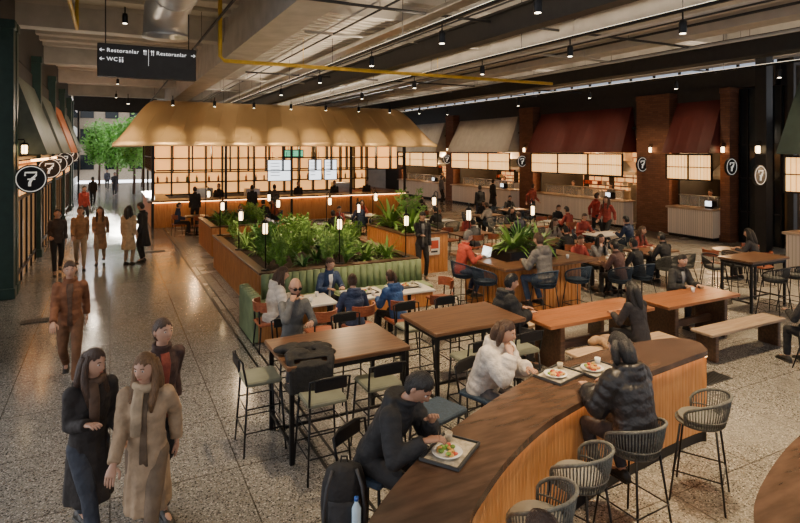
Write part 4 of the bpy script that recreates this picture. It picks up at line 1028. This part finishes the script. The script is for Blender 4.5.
# curved bar
person('heat',1.88,4.10,fc(.55,-.85),'young man in black jacket leaning over his food at the bar','hooded',(.014,.014,.016),BLK,'short','black',hy=.1,skin=SKIN2,sc=1.04)
person('hchin',3.50,4.88,fc(.35,-.95),'woman in white padded jacket resting head on hand','bulky',(.56,.50,.44),(.08,.07,.07),'bob','brown',hy=.3,sc=.97)
person('hsit',4.02,3.38,fc(0,1),'person in black puffer jacket seated at the bar','bulky',(.012,.0105,.0115),(.03,.03,.04),'bob','black',sc=1.02)
person('hsit',1.95,1.97,fc(-.4,.9),'brown-haired person seated low at the bar','jacket',(.12,.06,.04),BLK,'short','brown',sc=.93)
# high tables and marble tables
person('hphone',2.12,7.22,fc(.05,-1),'bald bearded man in grey shirt with hand at his face','shirt',(.10,.10,.10),(.05,.05,.06),None,'grey',skin=SKIN2,extra='beard')
person('sit',2.4,9.35,fc(1,-.1),'woman in white fleece sitting at a marble table','puffer',(.55,.49,.43),(.04,.04,.05),'long','brown',sc=1.0)
person('sit',3.65,10.15,fc(.1,-1),'woman in blue jacket sitting on the green banquette','jacket',(.035,.06,.13),BLK,'pony','brown',sc=.96,inner=(.6,.6,.6))
person('chin',4.35,8.52,fc(-.2,1),'girl in bright blue jacket at a marble table','hooded',(.03,.08,.22),BLK,'pony','brown',sc=.93)
person('sit',3.55,8.5,fc(.1,1),'person in dark blue jacket at a marble table','hooded',NVY,BLK,'bun','brown',sc=.93)
person('sit',5.28,6.95,fc(1,-.3),'child in black padded jacket with hood','bulky',(.014,.014,.016),BLK,'short','black',sc=1.05)
person('sit',7.05,5.85,fc(0,1),'woman with long black hair sitting on a bench','jacket',(.025,.022,.025),BLK,'long','black',sc=.97)
person('sit',9.6,7.2,fc(-.1,-1),'young man in black jacket seated at the communal table','hooded',(.02,.02,.02),BLK,'short','black',inner=(.2,.2,.2))
person('hsit',7.35,8.25,fc(-.1,1),'man in grey hoodie sitting at the bar island','hooded',(.14,.13,.12),JEAN,'short','brown',sc=1.04)
person('hsit',6.4,9.75,fc(1,-.1),'man in red jacket working on a laptop','jacket',(.38,.05,.028),(.03,.04,.09),'short','grey')
SE=[('sit',10.0,8.82,0,(.12,.06,.05),'black','short'),('sit',10.6,8.82,0,BLK,'black','short'),('sit',10.0,10.18,pi,(.30,.045,.035),'brown','short'),('chin',10.6,10.18,pi,(.15,.15,.16),'black','long'),
 ('sit',12.0,9.2,0,BLK,'black','short'),('sit',12.6,10.6,pi,(.2,.04,.03),'brown','long'),('sit',14.4,8.5,.4,(.02,.02,.025),'black','long'),
 ('sit',10.9,11.32,0,BLK,'black','short'),('sit',11.5,12.7,pi,(.3,.25,.2),'brown','long'),('sit',13.2,13.2,pi,(.25,.035,.025),'brown','short'),('sit',13.8,11.8,0,NVY,'black','short'),
 ('sit',9.6,13.8,0,(.1,.1,.1),'black','short'),('sit',10.2,15.2,pi,(.3,.05,.04),'black','short'),('sit',12.5,15.9,pi,BLK,'black','long'),('sit',11.9,14.5,0,(.05,.05,.07),'brown','short'),
 ('sit',14.3,14.8,0,(.24,.04,.03),'black','short'),('sit',14.9,16.2,pi,BLK,'brown','short'),('sit',10.9,18.5,pi,(.2,.15,.1),'black','short'),('sit',10.3,17.1,0,BLK,'black','short'),
 ('sit',13.5,19,pi,BLK,'black','long'),('sit',12.9,17.6,0,(.35,.3,.26),'brown','short'),('sit',6.7,17.8,0,BLK,'black','short'),('sit',7.3,19.2,pi,(.3,.05,.04),'black','short'),('sit',8.5,19.8,0,NVY,'black','short'),
 ('sit',9.1,21.2,pi,(.3,.05,.03),'brown','long'),('sit',11.5,20.3,0,BLK,'black','short'),('sit',12.1,21.7,pi,(.1,.05,.04),'black','short'),('lap',2.3,23.2,-pi/2,NVY,'black','short'),('sit',5.5,22.6,0,BLK,'black','short'),('sit',6.2,23.3,pi/2,(.35,.08,.04),'black','short'),('sit',15.8,20.2,pi,BLK,'black','short')]
for p,x,y,a,c,hc,h in SE:
    cn='red' if c[0]>.19 and c[1]<.1 else ('dark' if sum(c)<.2 else 'muted')
    person(p,x,y,a+R.uniform(-.2,.2),'diner in %s jacket seated at a dining table'%cn,'jacket',c,BLK,h,hc,sc=R.uniform(.94,1.0),grp='seated diners')
person('sit',9.4,4.62,-.3,'person in dark jacket seated on a woven chair','jacket',BLK,BLK,'short','black')
# ------------------------------------------------------------ small things
def tray(x,y,z,rz,full=True):
    g=G(); g.box((0,0,.008),(.42,.31,.012),0,0,.006)
    for s_ in(-1,1): g.box((0,s_*.15,.016),(.42,.012,.022)); g.box((s_*.205,0,.016),(.012,.3,.022))
    g.box((0,0,.0155),(.37,.26,.002),1)
    top('serving_tray',g.mesh('serving_tray',[TRAY,PAPER]),'dark serving tray with printed paper liner','tray',(x,y,z),rz)
    g=G(); g.lathe([(.0,.0),(.06,.0),(.11,.022),(.115,.026),(.105,.026),(.06,.008),(0,.008)],n=24,cap=False)
    m4=Matrix.Rotation(rz,3,'Z'); a=m4@Vector((-.06,.0,.018)); top('plate',g.mesh('plate',[PLATE]),'round white plate on a serving tray','plate',(x+a.x,y+a.y,z+a.z))
    g=G(); rr=random.Random(int(x*100))
    for i in range(22): g.ell((rr.uniform(-.06,.06),rr.uniform(-.06,.06),.012+rr.uniform(0,.025)),(.022,.018,.014),8,6,rr.choice([0,0,1,2]))
    top('meal',g.mesh('meal',[FOOD,FOODG,FOODR]),'mixed plate of golden food and salad','food',(x+a.x,y+a.y,z+a.z+.004))
    b_=m4@Vector((.13,.07,.018)); g=G(); g.lathe([(.024,0),(.031,.06),(.028,.06),(.022,.006)],n=16); top('paper_cup',g.mesh('paper_cup',[PAPER if full else PLATE]),'small paper cup on a serving tray','cup',(x+b_.x,y+b_.y,z+b_.z))
tray(2.25,3.56,1.052,.6); tray(3.98,4.28,1.052,.25); tray(4.42,4.22,1.052,.15,False)
tray(4.05,9.25,.757,.1); tray(4.95,9.3,.757,0)
def laptop(x,y,z,rz):
    g=G(); g.box((0,0,.01),(.32,.22,.016),0,0,.006); g.box((0,-.01,.019),(.27,.1,.002),1)
    o=top('laptop',g.mesh('laptop',[STEEL,DARK]),'open silver laptop on the bar island','laptop',(x,y,z),rz)
    g=G(); g.box((0,0,0),(.32,.012,.21),0,0,.004,Matrix.Translation((0,.14,.115))@Matrix.Rotation(-.25,4,'X')); g.box((0,0,0),(.29,.004,.18),1,0,0,Matrix.Translation((0,.133,.115))@Matrix.Rotation(-.25,4,'X'))
    ob('laptop_screen',g.mesh('laptop_screen',[STEEL,SCR]),o)
laptop(6.9,9.7,1.072,fc(1,0))
# backpack + bottle
g=G(); g.rings([[(rx*math.cos(2*pi*k/20),ry*math.sin(2*pi*k/20),z) for k in range(20)] for z,rx,ry in((0,.12,.07),(.03,.17,.11),(.2,.18,.12),(.36,.165,.11),(.46,.13,.08),(.50,.05,.04))])
bp=top('backpack',g.mesh('backpack',[CL(BLK)]),'black backpack hanging on the back of a bar stool','backpack',(1.58,4.0,.44),pi-.35)
g=G(); g.rings([[(.12*math.cos(2*pi*k/16),.085+.055*math.sin(2*pi*k/16),z) for k in range(16)] for z in(.05,.07,.24,.26)]); ob('front_pocket',g.mesh('front_pocket',[CL((.035,.035,.038))]),bp)
for s_ in(-1,1):
    g=G(); g.tube([(s_*.09,.06,.47),(s_*.13,.14,.38),(s_*.15,.13,.2),(s_*.15,.08,.05)],.013,6); ob('strap',g.mesh('strap',[CL((.05,.05,.055))]),bp)
g=G(); g.tube([(-.03,0,.49),(-.02,0,.54),(.02,0,.54),(.03,0,.49)],.008,6); ob('handle',g.mesh('handle',[CL(BLK)]),bp)
g=G(); g.lathe([(.030,0),(.034,.01),(.034,.15),(.014,.19),(.014,.21)],n=14); g.lathe([(.017,.205),(.017,.23)],n=12,m=1)
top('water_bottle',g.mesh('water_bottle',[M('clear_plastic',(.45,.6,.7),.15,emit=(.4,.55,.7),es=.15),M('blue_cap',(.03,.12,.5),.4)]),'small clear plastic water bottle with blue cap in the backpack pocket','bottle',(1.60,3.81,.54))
def coat(x,y,z,rz,c,lab,fl=1,sc=1):
    g=G(); rr=random.Random(3)
    for i in range(14): g.ell((rr.uniform(-.26,.26),rr.uniform(-.14,.14),.03+rr.uniform(0,.045)*fl),(.11,.08,.04*fl),12,8)
    for s_ in(-1,1): g.tube([(s_*.12,0,.06),(s_*.22,-.14,.05),(s_*.22,-.26,.02),(s_*.2,-.30,-.06),(s_*.19,-.31,-.30)],[.05,.045,.04,.04,.035],10)
    g.rings([[(.20*math.cos(2*pi*k/16),yy+.03*math.sin(2*pi*k/16)*1,zz+.02*math.sin(2*pi*k/16)) for k in range(16)] for yy,zz in ((-.1,.05),(-.24,.045),(-.30,.0),(-.315,-.15),(-.32,-.28))])
    me=clothmesh(g,.012,2,'coat'); me.materials[0]=CL(c); o=top('coat',me,lab,'coat',(x,y,z),rz); o.scale=(sc,)*3
coat(6.5,5.97,.46,0,(.30,.185,.10),'crumpled camel coat lying on a bench',1.5,.85)
coat(1.93,6.0,1.06,-.15,(.016,.014,.012),'dark coat draped over the high table edge')
cup=G(); cup.lathe([(.025,0),(.035,.08),(.032,.08),(.022,.005)],n=14); cm=cup.mesh('cup',[PLATE])
for x,y,z in ((3.0,9.1,.757),(3.2,9.4,.757),(4.1,9.0,.757),(5.1,9.1,.757),(10.2,9.4,.757),(10.5,9.6,.757),(12.2,9.8,.757),(8.4,8.78,1.072),(9.3,6.6,.757)):
    top('cup',cm,'small white cup standing on a table','cup',(x,y,z),group='cups on tables')
for x,y in ((7.7,5.2),(-1.2,12.9),(1.3,20)):
    g=G(); g.box((0,0,.004),(.62,.3,.008))
    for i in range(12): g.box((-.28+i*.05,0,.010),(.02,.27,.006),1)
    top('floor_grate',g.mesh('floor_grate',[DARK,BLACK]),'black slotted metal grate set in the floor','grate',(x,y,.005))
# ------------------------------------------------------------ outside
def tree(x,y,h,seed):
    r=random.Random(seed); t=top('tree',None,'leafy green street tree outside the exit','tree',(x,y,0))
    g=G(); g.tube([(0,0,0),(.05,0,h*.3),(0,.05,h*.6)],[.12,.09,.05],8)
    for k in range(6):
        a=k*1.1; g.tube([(0,0,h*.4),(math.cos(a)*.6,math.sin(a)*.6,h*.65),(math.cos(a)*1.1,math.sin(a)*1.1,h*.85)],[.05,.03,.01],6)
    ob('trunk',g.mesh('trunk',[WALD]),t)
    g=G()
    for i in range(3600):
        a=r.uniform(0,2*pi); b=math.acos(r.uniform(-1,1)); q=r.random()**.4*(.8+.3*math.sin(a*5)*math.cos(b*4))
        c=Vector((math.cos(a)*math.sin(b)*1.6*q,math.sin(a)*math.sin(b)*1.6*q,h*.62+math.cos(b)*h*.38*q)); u=Vector((r.uniform(-1,1),r.uniform(-1,1),r.uniform(-1,1))).normalized()*.12; w=u.orthogonal().normalized()*.08
        g.add([c-u,c+w,c+u,c-w],[(0,1,2,3)])
    ob('foliage',g.mesh('foliage',[TLEAF],False),t)
tree(1.6,46.9,6.2,1); tree(.5,51.5,6.0,2); tree(2.6,56,6,3); tree(-.9,60,6.4,4)
g=G(); g.box((-6,62,4),(6,20,8)); 
for i in range(8):
    for j in range(3): g.box((-2.95,54+i*2.2,1.5+j*2.4),(.1,1.3,1.5),1)
top('building',g.mesh('building',[WHT,GLASS]),'pale building facade across the outdoor street','building')
g=G(); g.box((4,72,5),(26,4,10))
for i in range(10):
    for j in range(3): g.box((-7+i*2.4,69.95,2+j*2.8),(1.3,.1,1.6),1)
top('building',g.mesh('building',[M('sandstone_facade',(.45,.36,.27),.8),GLASS]),'sandstone building with rows of windows behind the trees','building')
# ------------------------------------------------------------ world
w=bpy.data.worlds.new('world'); bpy.context.scene.world=w; w.use_nodes=True; nt=w.node_tree
# sky: brighter toward the low open side beyond the exit
tc=nt.nodes.new('ShaderNodeTexCoord'); sx=nt.nodes.new('ShaderNodeSeparateXYZ'); rp=nt.nodes.new('ShaderNodeMapRange'); rp.inputs[1].default_value=-.2; rp.inputs[2].default_value=.9; rp.inputs[3].default_value=1.25; rp.inputs[4].default_value=6.0
nt.links.new(tc.outputs['Generated'],sx.inputs[0]); nt.links.new(sx.outputs[1],rp.inputs[0])
bg=nt.nodes['Background']; bg.inputs[0].default_value=(.95,.96,1,1); nt.links.new(rp.outputs[0],bg.inputs[1])
l=bpy.data.lights.new('sun','SUN'); l.energy=12; l.angle=.06; l.color=(1,.93,.80); o=bpy.data.objects.new('sun',l); col.objects.link(o); o.rotation_euler=(Vector((-.04,-1,-.30))).to_track_quat('-Z','Y').to_euler()
